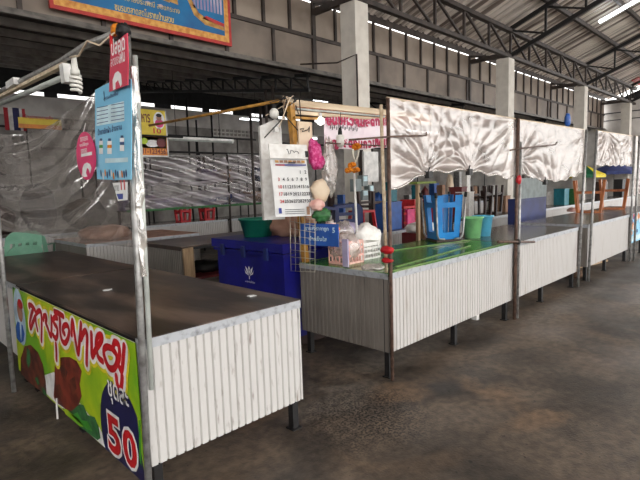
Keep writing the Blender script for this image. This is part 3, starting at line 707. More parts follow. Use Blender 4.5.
mb.poly([Pp(81, 154, .001), Pp(92, 151.5, .001), Pp(92, 155, .001), Pp(81, 157, .001)], 1)
mb.poly([Pp(82, 176, .001), Pp(82.5, 168, .001), Pp(84, 164, .001), Pp(87, 162.5, .001), Pp(90, 164, .001), Pp(91.5, 168, .001), Pp(90, 174, .001), Pp(88.5, 169, .001), Pp(87, 168, .001), Pp(86, 173, .001), Pp(87.5, 176.5, .001), Pp(84.5, 177, .001)], 1)
mb.tube([c + V((0, 0, .118)), c + V((0.01, -.01, .16))], .002, 5, 1)
tag(mb.build('pink_tag', ['tag_pink', 'sign_white']), 'oval pink tag notice with a white figure hanging on the grey plastic sheet', 'notice')
mb = MB(); XP = LX0 - .03
mb.prism([Pp(112.5, 183), Pp(127, 182), Pp(127, 200), Pp(118, 201)], (.002, 0, 0), 0)
mb.text('11', Pp(121, 190, .001), U, Wv, w=.045, h=.045, m=1, bold=.04); mb.poly([Pp(116.5, 194, .001), Pp(123, 193.5, .001), Pp(123, 199, .001), Pp(118.5, 199.5, .001)], 2)
mb.text('ขาย', Pp(114.5, 191, .001), U, Wv, w=.05, h=.025, m=3)
tag(mb.build('paper_note', ['paper', 'ink_red', 'ink_blue', 'ink']), 'small white paper note below the blue poster', 'note')

# scratches and scraps on the dark top
for i, (px, py, lab) in enumerate([(107, 290, 'pale paper scrap lying in the middle of the dark stall top'), (252, 296, 'curled pale tape scrap near the right edge of the dark stall top')]):
    p = atZ(px, py, .822); mb = MB(); random.seed(i)
    mb.prism([p + V((.035 * math.cos(a) * random.uniform(.5, 1.2), .03 * math.sin(a) * random.uniform(.5, 1.2), 0)) for a in [k * .785 for k in range(8)]], (0, 0, .003)); tag(mb.build('paper_scrap', 'paper'), lab, 'scrap')

# ================================================================== RIGHT ROW OF STALLS
R1 = stall('market_stall', 'green topped stall with white ribbed front, first in the right hand row', 2.93, 5.12, 2.215, 3.2, .83, .205, ('S', 'W'), 'green_top', 'white_panel',
           [(2.955, 2.25), (3.97, 2.26), (5.02, 2.25), (2.97, 3.14), (5.0, 3.14)], wpan='grey_panel')
R2 = stall('market_stall', 'grey topped stall with white ribbed front, second in the right hand row', 5.16, 7.22, 2.215, 3.2, .83, .205, ('S',), 'grey_top', 'white_panel',
           [(6.05, 2.26), (7.12, 2.25), (5.2, 3.14), (7.1, 3.14)])
R3 = stall('market_stall', 'short grey topped stall with grey end panel, third in the right hand row', 7.66, 9.93, 2.215, 3.2, .83, .205, ('S', 'W'), 'grey_top', 'white_panel',
           [(7.70, 2.25), (8.70, 2.26), (9.86, 2.25), (7.7, 3.14)], wpan='grey_panel')
R4 = stall('market_stall', 'stall at right edge of the photo with colourful printed front sheet', 10.05, 12.6, 2.215, 3.2, .83, .3, ('S', 'W'), 'grey_top', 'white_panel',
           [(11.08, 2.26), (10.1, 3.14), (12.5, 2.26)], wpan='grey_panel')
mb = MB(); mb.box(10.02, 12.4, 2.192, 2.197, .30, .82, 0); random.seed(5)
for k in range(60):
    x = random.uniform(10.05, 12.3); z = random.uniform(.47, .78); r = random.uniform(.03, .075)
    mb.ell((x, 2.19 - .0001 * k, z), UX, UZ, r * 1.3, r, 1 + k % 5, 9)
mb.box(10.03, 12.3, 2.188, 2.19, .33, .42, 5)
tag(mb.build('printed_sheet', ['poster_blue', 'sign_white', 'ink_blue', 'sign_orange', 'fest_red', 'poster_pale']), 'blue printed sheet with colourful round pictures on the stall front at right edge', 'banner')
# green strips on the first counter
for i, (a, b) in enumerate([(atZ(396, 267, .832), atZ(470, 246, .832)), (atZ(384, 252, .832), atZ(470, 240, .832)), (V((3.0, 2.235, .832)), V((5.05, 2.235, .832)))]):
    mb = MB(); mb.bar(a + V((0, 0, .003)), b + V((0, 0, .003)), .022, .006); tag(mb.build('green_strip', 'green_tape'), ['light green strip lying lengthwise across the green counter, middle one', 'light green strip on the green counter, farthest from the front edge', 'light green strip along the front edge of the green counter'][i], 'strip')

# posts
def post(p0, p1, r, m, label):
    mb = MB(); mb.tube([p0, p1], r, 10); return tag(mb.build('steel_post', m), label, 'post', 'posts of the right hand stalls')
post(V((2.915, 2.185, 0)), V((2.92, 2.185, 2.12)), .014, 'rust_steel', 'rusty brown steel post at the front left corner of the green topped stall')
post(V((2.942, 2.245, .83)), V((2.915, 2.245, 2.08)), .013, 'cream_wood', 'pale wrapped pole just left of the rusty post of the green topped stall')
post(V((5.10, 2.175, 0)), V((5.17, 2.185, 2.14)), .017, 'rust_steel', 'rusty post between the green topped stall and the grey topped one')
post(V((5.165, 2.17, 0)), V((5.225, 2.18, 1.9)), .014, 'galvanised', 'grey post paired with the rusty one between the first two stalls')
post(V((7.19, 2.185, 0)), V((7.39, 2.185, 2.15)), .018, 'galvanised', 'grey steel post at the right end of the second stall')
post(V((7.63, 2.18, 0)), V((7.86, 2.185, 2.17)), .018, 'galvanised', 'grey steel post at the left front corner of the third stall')
post(V((9.88, 2.17, 0)), V((9.97, 2.175, 2.19)), .018, 'galvanised', 'grey steel post at the right front corner of the third stall')
post(V((10.0, 2.13, 0)), V((10.11, 2.135, 2.2)), .018, 'galvanised', 'grey steel post at the left front corner of the stall with the printed sheet')
mb = MB(); mb.tube([(4.64, 2.15, .895), (5.55, 2.15, .80)], .013, 8); mb.blob((5.12, 2.15, .845), (.03, .025, .03), 1, .3, 4, 2)
tag(mb.build('cross_pipe', ['rust_steel', 'wire']), 'short rusty pipe tied across the double post at counter height', 'pipe')
mb = MB(); mb.tube([(2.47, 2.17, 1.80), (2.95, 2.16, 1.845), (3.38, 2.16, 1.872), (3.38, 2.16, 1.90)], .007, 7)
tag(mb.build('hook_rod', 'rust_steel'), 'thin rod with hooked tip tied across the rusty corner post', 'rod')
mb = MB(); mb.tube([(4.90, 2.15, 1.80), (5.2, 2.15, 1.83), (6.15, 2.15, 1.90), (6.19, 2.15, 1.93)], .008, 7)
tag(mb.build('hook_rod', 'rust_steel'), 'thin bent rod tied across the double post below the canopy tops', 'rod')
mb = MB(); mb.blob((2.912, 2.21, 1.01), (.03, .06, .03), 0, .3, 4, 1); mb.blob((2.912, 2.21, .93), (.028, .05, .02), 0, .3, 4, 5)
tag(mb.build('red_tie', 'red'), 'red cord tied around the corner poles of the green topped stall', 'cord')
mb = MB(); mb.blob((5.155, 2.17, 1.50), (.03, .03, .05), 0, .3, 4, 1); tag(mb.build('red_tie', 'red'), 'red cord tied around the double post under the canopies', 'cord')

# plastic canopies
def canopy(label, x0, x1, y, top, bot, ties, seed, m='film_canopy', nu=150, nv=56, amp=.012):
    def fn(u, v):
        x = x0 + (x1 - x0) * u; zt_, zb_ = lerp(top, x), lerp(bot, x); z = zt_ + (zb_ - zt_) * v
        d = 0
        for i, (tx, tz, k, a) in enumerate(ties):
            dx, dz = x - tx, z - tz; r = math.hypot(dx, dz) + .05; an = math.atan2(dz, dx)
            w_ = an * k + 1.3 * noise.noise(V((x * 1.2, z * 1.2, seed + i))); d += .45 * a * (1 - 2 * abs(math.sin(w_)) ** .7) * math.exp(-r * 1.5) * min(1, r * 3)
        d += amp * noise.noise(V((x * 2.3 + z * 1.5, z * 3.2, seed))) + .004 * noise.noise(V((x * 9, z * 9, seed + 4)))
        zz = z + .012 * math.sin(x * 17 + seed) * v
        return V((x, y + d * min(1, .25 + v * 3) * min(1, .3 + 8 * min(u, 1 - u)), zz))
    t = thing('plastic_canopy', label, 'plastic sheet', ((x0 + x1) / 2, y, lerp(bot, (x0 + x1) / 2)), 'plastic canopies of the right hand stalls')
    mb = MB(); mb.grid(fn, nu, nv); fl = mb.build('film', m, t)
    mb = MB(); mb.grid(lambda u, v: fn(u, 1 + .0 * v) + V((0, .006 * math.cos(2 * math.pi * v) - .004, .010 * math.sin(2 * math.pi * v))), nu, 6); mb.build('rolled_hem', 'film_wrap', fl)
    mb = MB(); mb.tube([V((x0, y + .01, lerp(top, x0))), V((x1, y + .01, lerp(top, x1)))], .012, 8); mb.build('top_rail', 'cream_wood', t)
    return t
canopy('large crumpled plastic canopy over the green topped stall, nearest and longest', 2.95, 5.16, 2.205, [(2.95, 2.125), (5.16, 2.135)],
       [(2.95, 1.46), (3.45, 1.588), (4.13, 1.604), (5.0, 1.522), (5.16, 1.54)], [(3.45, 1.58, 9, .055), (4.13, 1.6, 9, .05), (2.97, 2.0, 6, .03), (5.12, 2.12, 8, .05)], 3)
canopy('bright plastic canopy over the second stall, between the double post and the gap', 5.22, 7.36, 2.205, [(5.2, 2.135), (7.36, 2.15)],
       [(5.2, 1.57), (5.5, 1.54), (5.82, 1.49), (6.47, 1.47), (7.0, 1.53), (7.36, 1.58)], [(5.24, 1.7, 9, .055), (6.3, 1.3, 7, .04), (7.3, 2.1, 7, .04)], 11)
canopy('small plastic canopy with diagonal folds over the third stall', 7.9, 9.95, 2.205, [(7.9, 2.17), (9.95, 2.19)],
       [(7.9, 1.67), (9.95, 1.69)], [(8.4, 2.2, 12, .08), (9.8, 2.2, 13, .06), (8, 1.6, 10, .05)], 23)
canopy('low hanging plastic canopy at right edge over the stall with the printed sheet', 10.12, 12.6, 2.205, [(10.1, 2.2), (12.6, 2.21)],
       [(10.1, 1.15), (12.6, 1.2)], [(10.2, 1.3, 12, .07), (11.4, 2.2, 12, .06)], 31)
for i, (x, z) in enumerate([(3.46, 1.565), (4.13, 1.585), (5.95, 1.46)]):
    mb = MB(); mb.obox((x, 2.19, z), (.03, 0, 0), (0, .02, 0), (0, 0, .028)); mb.tube([(x - .01, 2.19, z + .02), (x + .005, 2.185, z + .06)], .006, 6)
    tag(mb.build('bulldog_clip', 'wire'), ['black clip on the hem of the nearest canopy, left one', 'black clip on the hem of the nearest canopy, right one', 'black clip on the hem of the second canopy'][i], 'clip')

# ------------------------------------------------------------------ head frame of the first stall
t = thing('wooden_beam', 'cream painted wooden beam with a lamp slot above the red lettered cloth', 'beam', (3.6, 3.2, 2.15))
mb = MB(); mb.bar((2.86, 3.2, 2.225), (5.1, 3.2, 2.27), .03, .055); mb.build('top_board', 'cream_wood', t)
mb = MB(); mb.bar((2.86, 3.2, 2.145), (5.1, 3.2, 2.19), .03, .03); mb.build('lower_board', 'cream_wood', t)
mb = MB(); mb.bar((2.87, 3.205, 2.185), (5.1, 3.205, 2.23), .012, .06); mb.build('back_board', 'brown_wood', t)
mb = MB(); mb.tube([(2.93, 3.19, 2.178), (4.2, 3.19, 2.206)], .012, 8); mb.build('lamp_tube', 'unlit_tube', t)
mb = MB(); mb.bar((2.965, 3.165, .83), (2.865, 3.18, 2.22), .05, .05, up=(0, 1, 0)); tag(mb.build('wooden_post', 'ochre'), 'ochre painted wooden post behind the hanging calendar', 'post')
mb = MB(); mb.tube([(2.84, 3.22, 2.25), (2.80, 4.6, 2.27), (2.78, 5.6, 2.29)], .014, 8); tag(mb.build('bamboo_pole', 'ochre'), 'ochre bamboo pole running back from the head of the wooden post', 'pole')
mb = MB(); mb.bar((2.86, 3.13, 2.09), (4.2, 3.13, 2.135), .02, .02); tag(mb.build('wooden_lath', 'ochre'), 'thin ochre lath under the cream wooden beam', 'lath')
random.seed(3); mb = MB()
for k in range(12):
    a = V((2.84 + random.uniform(-.05, .05), 3.16 + random.uniform(-.06, .06), 2.25 + random.uniform(-.03, .03)))
    mb.tube([a, a + V((random.uniform(-.16, .1), random.uniform(-.05, .1), random.uniform(-.16, .04))), a + V((random.uniform(-.2, .12), random.uniform(-.05, .1), random.uniform(-.4, -.1)))], .005, 5, k % 2)
tag(mb.build('wire_tangle', ['wire', 'cream']), 'tangle of wires at the head of the ochre wooden post', 'wire', kind='stuff')
t = thing('meter_lamp', 'white round lamp globe in the wire tangle left of the wooden beam', 'lamp', (2.70, 3.2, 2.09)); mb = MB(); mb.blob((2.70, 3.2, 2.12), (.04, .04, .045), 0, .1); mb.build('globe', 'bulb_white', t)
mb = MB(); mb.lathe([(.015, 2.15), (.02, 2.19), (0, 2.19)], (2.70, 3.2, 0), 10); mb.build('lamp_cap', 'wire', t)
for i, (px, py) in enumerate([(278, 125), (275.5, 129.5)]):
    p = atY(px, py, 3.25); mb = MB(); mb.obox(p, (.02, 0, 0), (0, .015, 0), (0, 0, .02)); tag(mb.build('switch_box', 'white_plastic'), ['small white switch box beside the ochre post, upper one', 'small white switch box beside the ochre post, lower one'][i], 'switch')
t = thing('round_bulb', 'lit round white bulb under the cream wooden beam', 'bulb', atY(320.5, 124, 3.12)); p = atY(320.5, 121, 3.12)
mb = MB(); mb.blob(p, (.034, .034, .036), 0, .02); mb.build('globe', 'bulb_lit', t); mb = MB(); mb.lathe([(.014, .025), (.016, .07), (0, .07)], p, 10); mb.build('lamp_cap', 'white_plastic', t)

# red lettered cloth
Yc = 3.10
def C(px, py, off=0): p = atY(px, py, Yc); p.y = Yc - off; return p
mb = MB()
cl = [C(324, 118), C(355, 118.5), C(388, 119.5), C(388, 148), C(356, 149.5), C(324, 150)]
def clf(u, v):
    x = cl[0].x + (cl[2].x - cl[0].x) * u; z0_ = lerp([(0, cl[0].z), (1, cl[2].z)], u); z1_ = lerp([(0, cl[5].z), (1, cl[3].z)], u)
    return V((x, Yc + .012 * math.sin(u * 14 + v), z0_ + (z1_ - z0_) * v + .008 * math.sin(u * 9)))
mb.grid(clf, 40, 8)
random.seed(12)
GRD = 'ขนมหวานสดทุกวัน'
x0, x1 = cl[0].x, cl[2].x
for row, (zv, hh, n) in enumerate([(.02, .22, 12), (.76, .20, 13)]):
    for k in range(n):
        u = (k + .15) / n; p = clf(u, zv + (hh if True else 0)); p.y = Yc - .016
        mb.text(GRD[(k + row * 4) % 15] if GRD[(k + row * 4) % 15] not in 'ุั' else 'น', p, UX, V((.0, 0, 1)), w=(x1 - x0) / n * .8, h=.075, m=1, bold=.05)
for k in range(16):
    u = (k + .3) / 16; p = clf(u, .05 + .06 * (k % 3)); p.y = Yc - .018; mb.ell(p, UX, UZ, .022, .016, 1, 8)
    if k > 11 or k < 4: p = clf(u, .75 + .1 * (k % 3)); p.y = Yc - .018; mb.ell(p, UX, UZ, .03, .025, 1, 8)
for k in range(14):
    u = .06 + .03 * k; p = clf(u, .35 + .05 * (k % 2)); p.y = Yc - .014; mb.poly([p, p + V((.012, 0, 0)), p + V((.018, 0, .03)), p + V((.004, 0, .035))], 2)
tag(mb.build('lettered_cloth', ['old_banner', 'fuchsia', 'ink']), 'pale pink cloth sign with ragged red lettering under the wooden beam', 'sign')

# calendar, foam boards
D = V((1, -1, 0)).normalized(); Nf = V((-1, -1, 0)).normalized()
Oc = V((2.592, 3.11, 1.26)) ; Uc = V((.94, -.34, -.02)).normalized(); Wc = V((-.05, .02, 1)).normalized(); Nc = Uc.cross(Wc)
CW, CH = .322, .576
t = thing('wall_calendar', 'white month calendar hanging in front of the ochre post', 'calendar', Oc)
def cal(u, w, off=.002): return Oc + Uc * (u * CW) + Wc * (w * CH) + Nc * off
mb = MB(); mb.grid(lambda u, v: cal(u, v, .012 * math.sin(v * 4) + .006 * math.sin(u * 7)), 10, 12, 5); mb.grid(lambda u, v: cal(u, v, .012 * math.sin(v * 4) + .006 * math.sin(u * 7) - .008), 10, 12, 5)
def cq(u0, u1, w0, w1, m, o=.022): mb.poly([cal(u0, w0, o), cal(u1, w0, o), cal(u1, w1, o), cal(u0, w1, o)], m)
cq(.10, .95, .735, .755, 2); cq(.1, .35, .735, .75, 1, .0225)
for k in range(7): cq(.1 + .12 * k, .2 + .12 * k, .775, .81, 3 if k % 3 == 0 else 4)
cq(.45, .65, .765, .785, 0, .024)
nums = list(range(1, 31))
for n_ in nums:
    q_ = n_ + 4; c_, r_ = q_ % 7, q_ // 7
    mb.text(str(n_), cal(.13 + .125 * c_, .62 - .105 * r_, .026), Uc, Wc, h=.028, m=1 if c_ == 0 else 0, bold=.02)
for r_ in range(3): cq(.25, .8, .10 - .03 * r_, .107 - .03 * r_, 0)
cq(.08, .16, .05, .13, 2); cq(.86, .95, .02, .14, 4)
mb.build('sheet_pad', ['ink', 'ink_red', 'ink_blue', 'fest_boat', 'cardboard', 'paper'], t)
mb = MB(); mb.obox(cal(.48, .935, .03), Uc * CW * .52, Wc * .058, Nc * .006, 0); mb.build('header_strip', 'foam', t)
mb = MB()
random.seed(2)
pts = [cal(.42 + .03 * k, .93 + random.uniform(-.035, .035), .040) for k in range(12)]; mb.tube(pts, .0025, 5); mb.build('handwriting', 'ink', t)
mb = MB(); mb.obox(cal(.97, .90, .04), Uc * .012, Wc * .025, Nc * .006); mb.build('clip', 'wire', t)
mb = MB(); a = atX(271, 215, 2.86); mb.prism([(2.70, 3.40, 1.22), (2.86, 3.30, 1.22), (2.86, 3.30, 2.04), (2.82, 3.32, 2.10), (2.70, 3.40, 2.04)], (.02, .05, 0)); tag(mb.build('foam_board', 'foam'), 'tall white foam board hanging behind the calendar', 'board')
mb = MB(); mb.prism([(2.90, 3.12, 1.75), (3.04, 3.10, 1.75), (3.04, 3.10, 2.06), (2.90, 3.12, 2.06)], (0, .015, 0), 0)
mb.tube([(2.88, 3.08, 1.99), (2.93, 3.09, 2.0), (2.91, 3.09, 1.97), (2.97, 3.08, 1.99), (3.0, 3.09, 2.02), (2.98, 3.08, 1.97)], .004, 5, 1)
tag(mb.build('foam_board', ['cream', 'wire']), 'cream foam board with a bent wire beside the ochre post', 'board')

# wire rack and blue sign on the stall end
t = thing('wire_rack', 'pale wire grid rack hanging on the left end of the green topped stall', 'rack', (2.87, 3.1, .77))
p00, p10, p11, p01 = atX(291, 271, 2.86), atX(315, 272, 2.86), atX(315, 219, 2.86), atX(290, 214, 2.86)
for k in range(6):
    f = k / 5; mb = MB(); mb.tube([p00.lerp(p10, f), p01.lerp(p11, f)], .004 if k in (0, 5) else .0028, 6); mb.build('upright_wire', 'wire_rack', t)
for k in range(9):
    f = k / 8; mb = MB(); mb.tube([p00.lerp(p01, f), p10.lerp(p11, f)], .0028, 6); mb.build('cross_wire', 'wire_rack', t)
t = thing('blue_sign_board', 'blue plastic sign board behind the wire grid rack', 'sign', (2.94, 2.98, .83))
s0, s1 = V((2.91, 3.16, 0)), V((2.95, 2.74, 0))
Us = (s1 - s0).normalized(); Ws = V((.03, 0, 1)).normalized(); Ls = (s1 - s0).length
q0 = V((2.91, 3.16, 1.00))
mb = MB(); mb.obox(q0 + Us * Ls / 2 + Ws * .09, Us * Ls / 2, Ws * .095, Us.cross(Ws) * .004); mb.build('board', 'sign_board_blue', t)
mb = MB()
mb.text('ขายส่งราคาถูก', q0 + Us * .06 + Ws * .115, Us, Ws, w=.26, h=.05, off=.006, bold=.02); mb.text('5', q0 + Us * .36 + Ws * .11, Us, Ws, h=.045, off=.006, bold=.02); mb.text('น้ำแข็งใส', q0 + Us * .10 + Ws * .035, Us, Ws, w=.2, h=.04, off=.006, bold=.01)
mb.build('lettering', 'poster_pale', t)
mb = MB(); mb.box(2.97, 2.985, 2.66, 2.72, .83, 1.06); tag(mb.build('lilac_board', 'lilac'), 'upright pale lilac board standing beside the blue sign board', 'board')

# hanging goods
mb = MB(); c = atY(315, 155, 3.0)
mb.blob(c, (.065, .05, .12), 0, .35, 4, 2); mb.blob(c + V((.03, -.01, -.06)), (.055, .05, .06), 0, .4, 6, 5); mb.blob(c + V((-.03, 0, .09)), (.03, .03, .05), 0, .3, 4, 6)
tag(mb.build('flower_bag', 'magenta'), 'magenta flower bag hanging right of the calendar', 'bag')
mb = MB(); c = atY(330, 168, 3.05); mb.blob(c, (.075, .05, .25), 0, .4, 3, 7, 26, 20); tag(mb.build('clear_bag', 'film_bag'), 'crumpled clear plastic bag hanging beside the magenta flower bag', 'bag')
mb = MB(); c = atY(320, 191, 2.98); mb.blob(c, (.095, .06, .10), 0, .25, 2.2, 9); tag(mb.build('cloth_bag', 'cream'), 'cream cloth bag hanging below the magenta flower bag', 'bag')
mb = MB(); c = atY(317, 205, 2.96); mb.blob(c, (.065, .06, .05), 0, .35, 5, 12); tag(mb.build('net_bag', 'pale_pink'), 'pale pink ruffled net bag below the cream cloth bag', 'bag')
mb = MB(); c = atY(322, 215, 2.98); mb.blob(c, (.09, .06, .06), 0, .5, 5, 21); tag(mb.build('leaf_bunch', 'leaf_green'), 'dark green leaf bunch hanging under the pale pink net bag', 'leaves')
mb = MB(); a = atY(340, 131, 2.95); b_ = a + V((0, 0, -.10))
t = thing('hanging_bulb', 'white bulb in a black socket hanging before the red lettered cloth', 'bulb', a + V((0, 0, -.13)))
mb.tube([a + V((.015, 0, .16)), a + V((.01, 0, .08)), a], .003, 5); mb.build('cord', 'wire', t)
mb = MB(); mb.lathe([(0, .03), (.012, .03), (.018, 0), (.02, -.035), (0, -.035)], a, 12); mb.build('socket', 'wire', t)
mb = MB(); mb.lathe([(0, -.03), (.03, -.035), (.038, -.06), (.036, -.10), (.03, -.13), (0, -.145)], a, 16); mb.build('globe', 'bulb_white', t)
t = thing('flower_garland', 'orange marigold garland hung on the rod below the red lettered cloth', 'garland', atY(354, 172, 2.9))
for i, (px, py, rx, rz) in enumerate([(356.5, 146.5, .042, .03), (352, 165, .03, .022), (349, 170, .03, .022), (356, 170, .03, .02)]):
    mb = MB(); p = atY(px, py, 2.9)
    for k in range(16):
        a = k * 2.4; mb.blob(p + V((rx * .7 * math.cos(a) * (k / 16) ** .5, -.02 * math.sin(a * 1.7), rz * .7 * math.sin(a) * (k / 16) ** .5)), (.016, .016, .014), 0, .3, 5, k, 8, 6)
    mb.build('marigold', 'orange_flower', t)
mb = MB(); p, q_ = atY(353, 149, 2.9), atY(359, 149, 2.9); r_ = atY(355, 163, 2.9)
mb.tube([p, p.lerp(r_, .5) + V((-.01, 0, 0)), r_, q_.lerp(r_, .5) + V((.012, 0, 0)), q_], .009, 6); mb.build('jasmine_string', 'white_flower', t)
mb = MB(); mb.tube([V((3.53, 3.03, .83)), V((3.50, 3.03, 1.72))], .011, 8); tag(mb.build('white_pole', 'white_plastic'), 'thin white pole standing behind the white basket', 'pole')
mb = MB(); a, b_ = atY(326, 143, 2.93), atY(386, 146, 2.93); mb.tube([a, b_], .006, 6); tag(mb.build('hanging_rod', 'rust_steel'), 'thin rusty rod carrying the garland below the lettered cloth', 'rod')

# goods on the left end of the green counter
def basket(name, label, c, w, d, h, m, grp=None):
    t = thing(name, label, 'basket', c, grp); c = V(c)
    mb = MB(); mb.box(c.x - w / 2, c.x + w / 2, c.y - d / 2, c.y + d / 2, c.z, c.z + .008); mb.build('base', m, t)
    for nm, (ox, oy, ux, uy, ln) in dict(front=(-w / 2, -d / 2, 1, 0, w), back=(-w / 2, d / 2, 1, 0, w), left=(-w / 2, -d / 2, 0, 1, d), right=(w / 2, -d / 2, 0, 1, d)).items():
        mb = MB(); n = max(3, int(ln / .035))
        for k in range(n + 1):
            p = c + V((ox + ux * ln * k / n, oy + uy * ln * k / n, 0)); mb.bar(p, p + V((0, 0, h)), .012, .006, up=(ux, uy, 0))
        for k in (0, .33, .66, .93):
            p = c + V((ox, oy, h * k + .006)); mb.bar(p, p + V((ux * ln, uy * ln, 0)), .006, .018 if k < .9 else .03)
        mb.build('lattice_side', m, t)
    return t
basket('plastic_basket', 'white slotted plastic basket on the green counter beside the rusty corner post', (3.42, 2.88, .831), .27, .2, .14, 'white_plastic')
basket('plastic_basket', 'pale basket wrapped in clear plastic at the left end of the green counter', (3.14, 2.83, .831), .22, .2, .19, 'pale_pink')
mb = MB(); mb.blob((3.14, 2.83, .96), (.14, .13, .14), 0, .25, 3, 4, flat=-.125); tag(mb.build('plastic_cover', 'film_bag'), 'crumpled clear plastic cover over the pale basket', 'plastic')
mb = MB(); mb.blob((3.36, 3.06, 1.0), (.12, .1, .17), 0, .3, 3, 14, flat=-.165); tag(mb.build('plastic_bag', 'film_bag'), 'clear plastic bag of packets standing behind the white basket', 'bag')
for i, (dx, dz) in enumerate([(-.05, 0), (.03, .03), (-.02, .08), (.07, .0)]):
    mb = MB(); mb.obox((3.36 + dx, 3.06, .90 + dz), (.03, 0, .006), (0, .02, 0), (-.005, 0, .03)); tag(mb.build('red_packet', 'red'), 'small red packet inside the clear bag behind the white basket', 'packet', 'red packets in the clear bag')
mb = MB(); mb.blob((3.66, 3.03, .97), (.17, .12, .16), 0, .3, 3, 17, flat=-.138); tag(mb.build('knit_sack', 'foam'), 'lumpy white sack behind the corner post on the green counter', 'sack')
mb = MB(); mb.blob((3.5, 3.12, 1.08), (.14, .08, .07), 0, .15, 3, 18); tag(mb.build('folded_sheet', 'lilac'), 'folded pale lilac sheet resting on the packed bags', 'cloth')
mb = MB(); c = V((3.27, 3.13, 1.06)); mb.lathe([(0, 0), (.035, 0), (.05, .10), (.046, .10), (.032, .006)], c, 14); mb.blob(c + V((0, 0, .10)), (.04, .04, .03), 1, .4, 6, 2, 10, 8)
tag(mb.build('pink_cup', ['pale_pink', 'film_bag']), 'pink plastic cup among the packed bags', 'cup')
mb = MB(); mb.lathe([(0, .04), (.03, .035), (.045, .01), (.047, 0), (0, 0)], (3.06, 2.9, 1.08), 14); tag(mb.build('green_plate', 'sign_green'), 'bright green plastic plate lying on the wrapped basket', 'lid')
mb = MB(); mb.blob((3.08, 2.90, 1.125), (.045, .04, .04), 0, .2, 3, 3); tag(mb.build('orange_toy', 'sign_orange'), 'orange ball shaped packet on top of the wrapped basket', 'packet')
mb = MB(); mb.blob((3.00, 2.42, .845), (.10, .09, .03), 0, .4, 4, 6, flat=-.012); tag(mb.build('plastic_scrap', 'film_bag'), 'crumpled plastic scrap at the corner of the green counter', 'plastic')

# upturned blue stool with steel legs
t = thing('blue_stool', 'bright blue upturned plastic stool with steel tube legs on the green counter', 'stool', (4.98, 2.97, .832))
cs = V((4.98, 2.97, .832)); rz = math.radians(-33)
def rot(p): return V((cs.x + p[0] * math.cos(rz) - p[1] * math.sin(rz), cs.y + p[0] * math.sin(rz) + p[1] * math.cos(rz), cs.z + p[2]))
mb = MB(); mb.obox(cs + V((0, 0, .012)), rot((.15, 0, 0)) - cs, rot((0, .15, 0)) - cs, (0, 0, .012)); mb.build('seat', 'dark_wood', t)
for sx, sy in ((1, 0), (-1, 0), (0, 1), (0, -1)):
    mb = MB()
    def wpt(a, z):  # a along the side -1..1
        ww = .125 + .03 * z / .5; e = .13 + .035 * z / .5
        return rot((sx * e + (-sy) * a * ww, sy * e + sx * a * ww, .024 + z))
    outw = V((rot((sx, sy, 0)) - cs)) * .006
    def strip(a0, a1, z0, z1): mb.prism([wpt(a0, z0), wpt(a1, z0), wpt(a1, z1), wpt(a0, z1)], outw)
    strip(-1, 1, 0, .08); strip(-1, 1, .36, .42); strip(-1, -.55, .08, .36); strip(.5, 1, .08, .36); strip(-1, -.5, .42, .50); strip(.45, 1, .42, .50)
    mb.build('side_wall', 'stool_blue', t)
for sx in (-1, 1):
    for sy in (-1, 1):
        mb = MB()
        mb.tube([rot((sx * .06, sy * .165, .03)), rot((sx * .13, sy * .17, .034)), rot((sx * .155, sy * .178, .08)), rot((sx * .178, sy * .200, .52))], .012, 8); lg = mb.build('leg', 'galvanised', t)
        mb = MB(); mb.tube([rot((sx * .177, sy * .199, .50)), rot((sx * .182, sy * .203, .555))], .018, 8); mb.build('rubber_foot', 'wire', lg)
# cloth, buckets
t = thing('brown_rag', 'brown cloth hanging over a stand left of the blue upturned stool', 'cloth', (5.1, 3.3, .9))
mb = MB(); pr = [(0, .0), (.055, .01), (.05, .18), (.03, .3), (.012, .34)]
mb.grid(lambda u, v: V((5.08, 3.3, 1.27)) + V((.02 + .11 * (u - .5) * (.35 + v), .02 * math.sin(u * 9), -.42 * v - .03 * math.sin(u * 6) * v)), 14, 14); mb.build('cloth', 'brown_cloth', t)
mb = MB(); mb.tube([(5.09, 3.33, 0), (5.09, 3.33, 1.29)], .014, 8); mb.build('stand', 'dark_wood', t)
def bucket(name, label, c, r0, r1, h, m):
    t = thing(name, label, 'bucket', c); mb = MB(); mb.lathe([(0, 0), (r0, 0), (r1, h), (r1 + .012, h), (r1 + .012, h - .015), (r1 - .006, h - .01), (r0 - .004, .008), (0, .008)], c, 26); tb = mb.build('tub', m, t)
    mb = MB(); mb.tube([V(c) + V((r1 * math.cos(a), r1 * math.sin(a) - .01, h - .02 - .02 * math.sin(a))) for a in [math.pi * (1.1 + .8 * k / 10) for k in range(11)]], .004, 6); mb.build('handle', m, tb)
    return t
bucket('plastic_bucket', 'pale green plastic bucket on the green counter', (5.36, 2.80, .831), .09, .118, .25, 'bucket_green')
bucket('plastic_bucket', 'sky blue plastic bucket right of the pale green one', (5.62, 2.80, .831), .09, .118, .25, 'bucket_blue')

RED = []

# ================================================================== BEHIND THE FRONT ROWS
# blue ice chest on a pallet with basin and sack
t = thing('ice_chest', 'large dark blue ice chest with a white lotus mark', 'ice chest', (3.15, 3.85, 0))
X0, X1, Y0, Y1 = 2.80, 3.45, 3.28, 4.40
mb = MB(); mb.box(X0 + .03, X1 - .03, Y0 + .03, Y1 - .03, .1, .90); mb.build('body', 'chest_blue', t)
mb = MB(); mb.box(X0, X1, Y0, Y1, .88, .905); mb.box(X0 - .012, X1 + .012, Y0 - .012, Y1 + .012, .915, 1.0); ld = mb.build('lid', 'chest_blue', t)
for y in (3.5, 3.85, 4.2):
    mb = MB(); mb.box(X0 - .03, X0 - .01, y - .025, y + .025, .84, .95); mb.build('latch', 'navy', ld)
for y in (3.4, 3.85, 4.3):
    mb = MB(); mb.box(X0 + .02, X1 - .02, y - .05, y + .05, 0, .1); mb.build('foot', 'dark_wood', t)
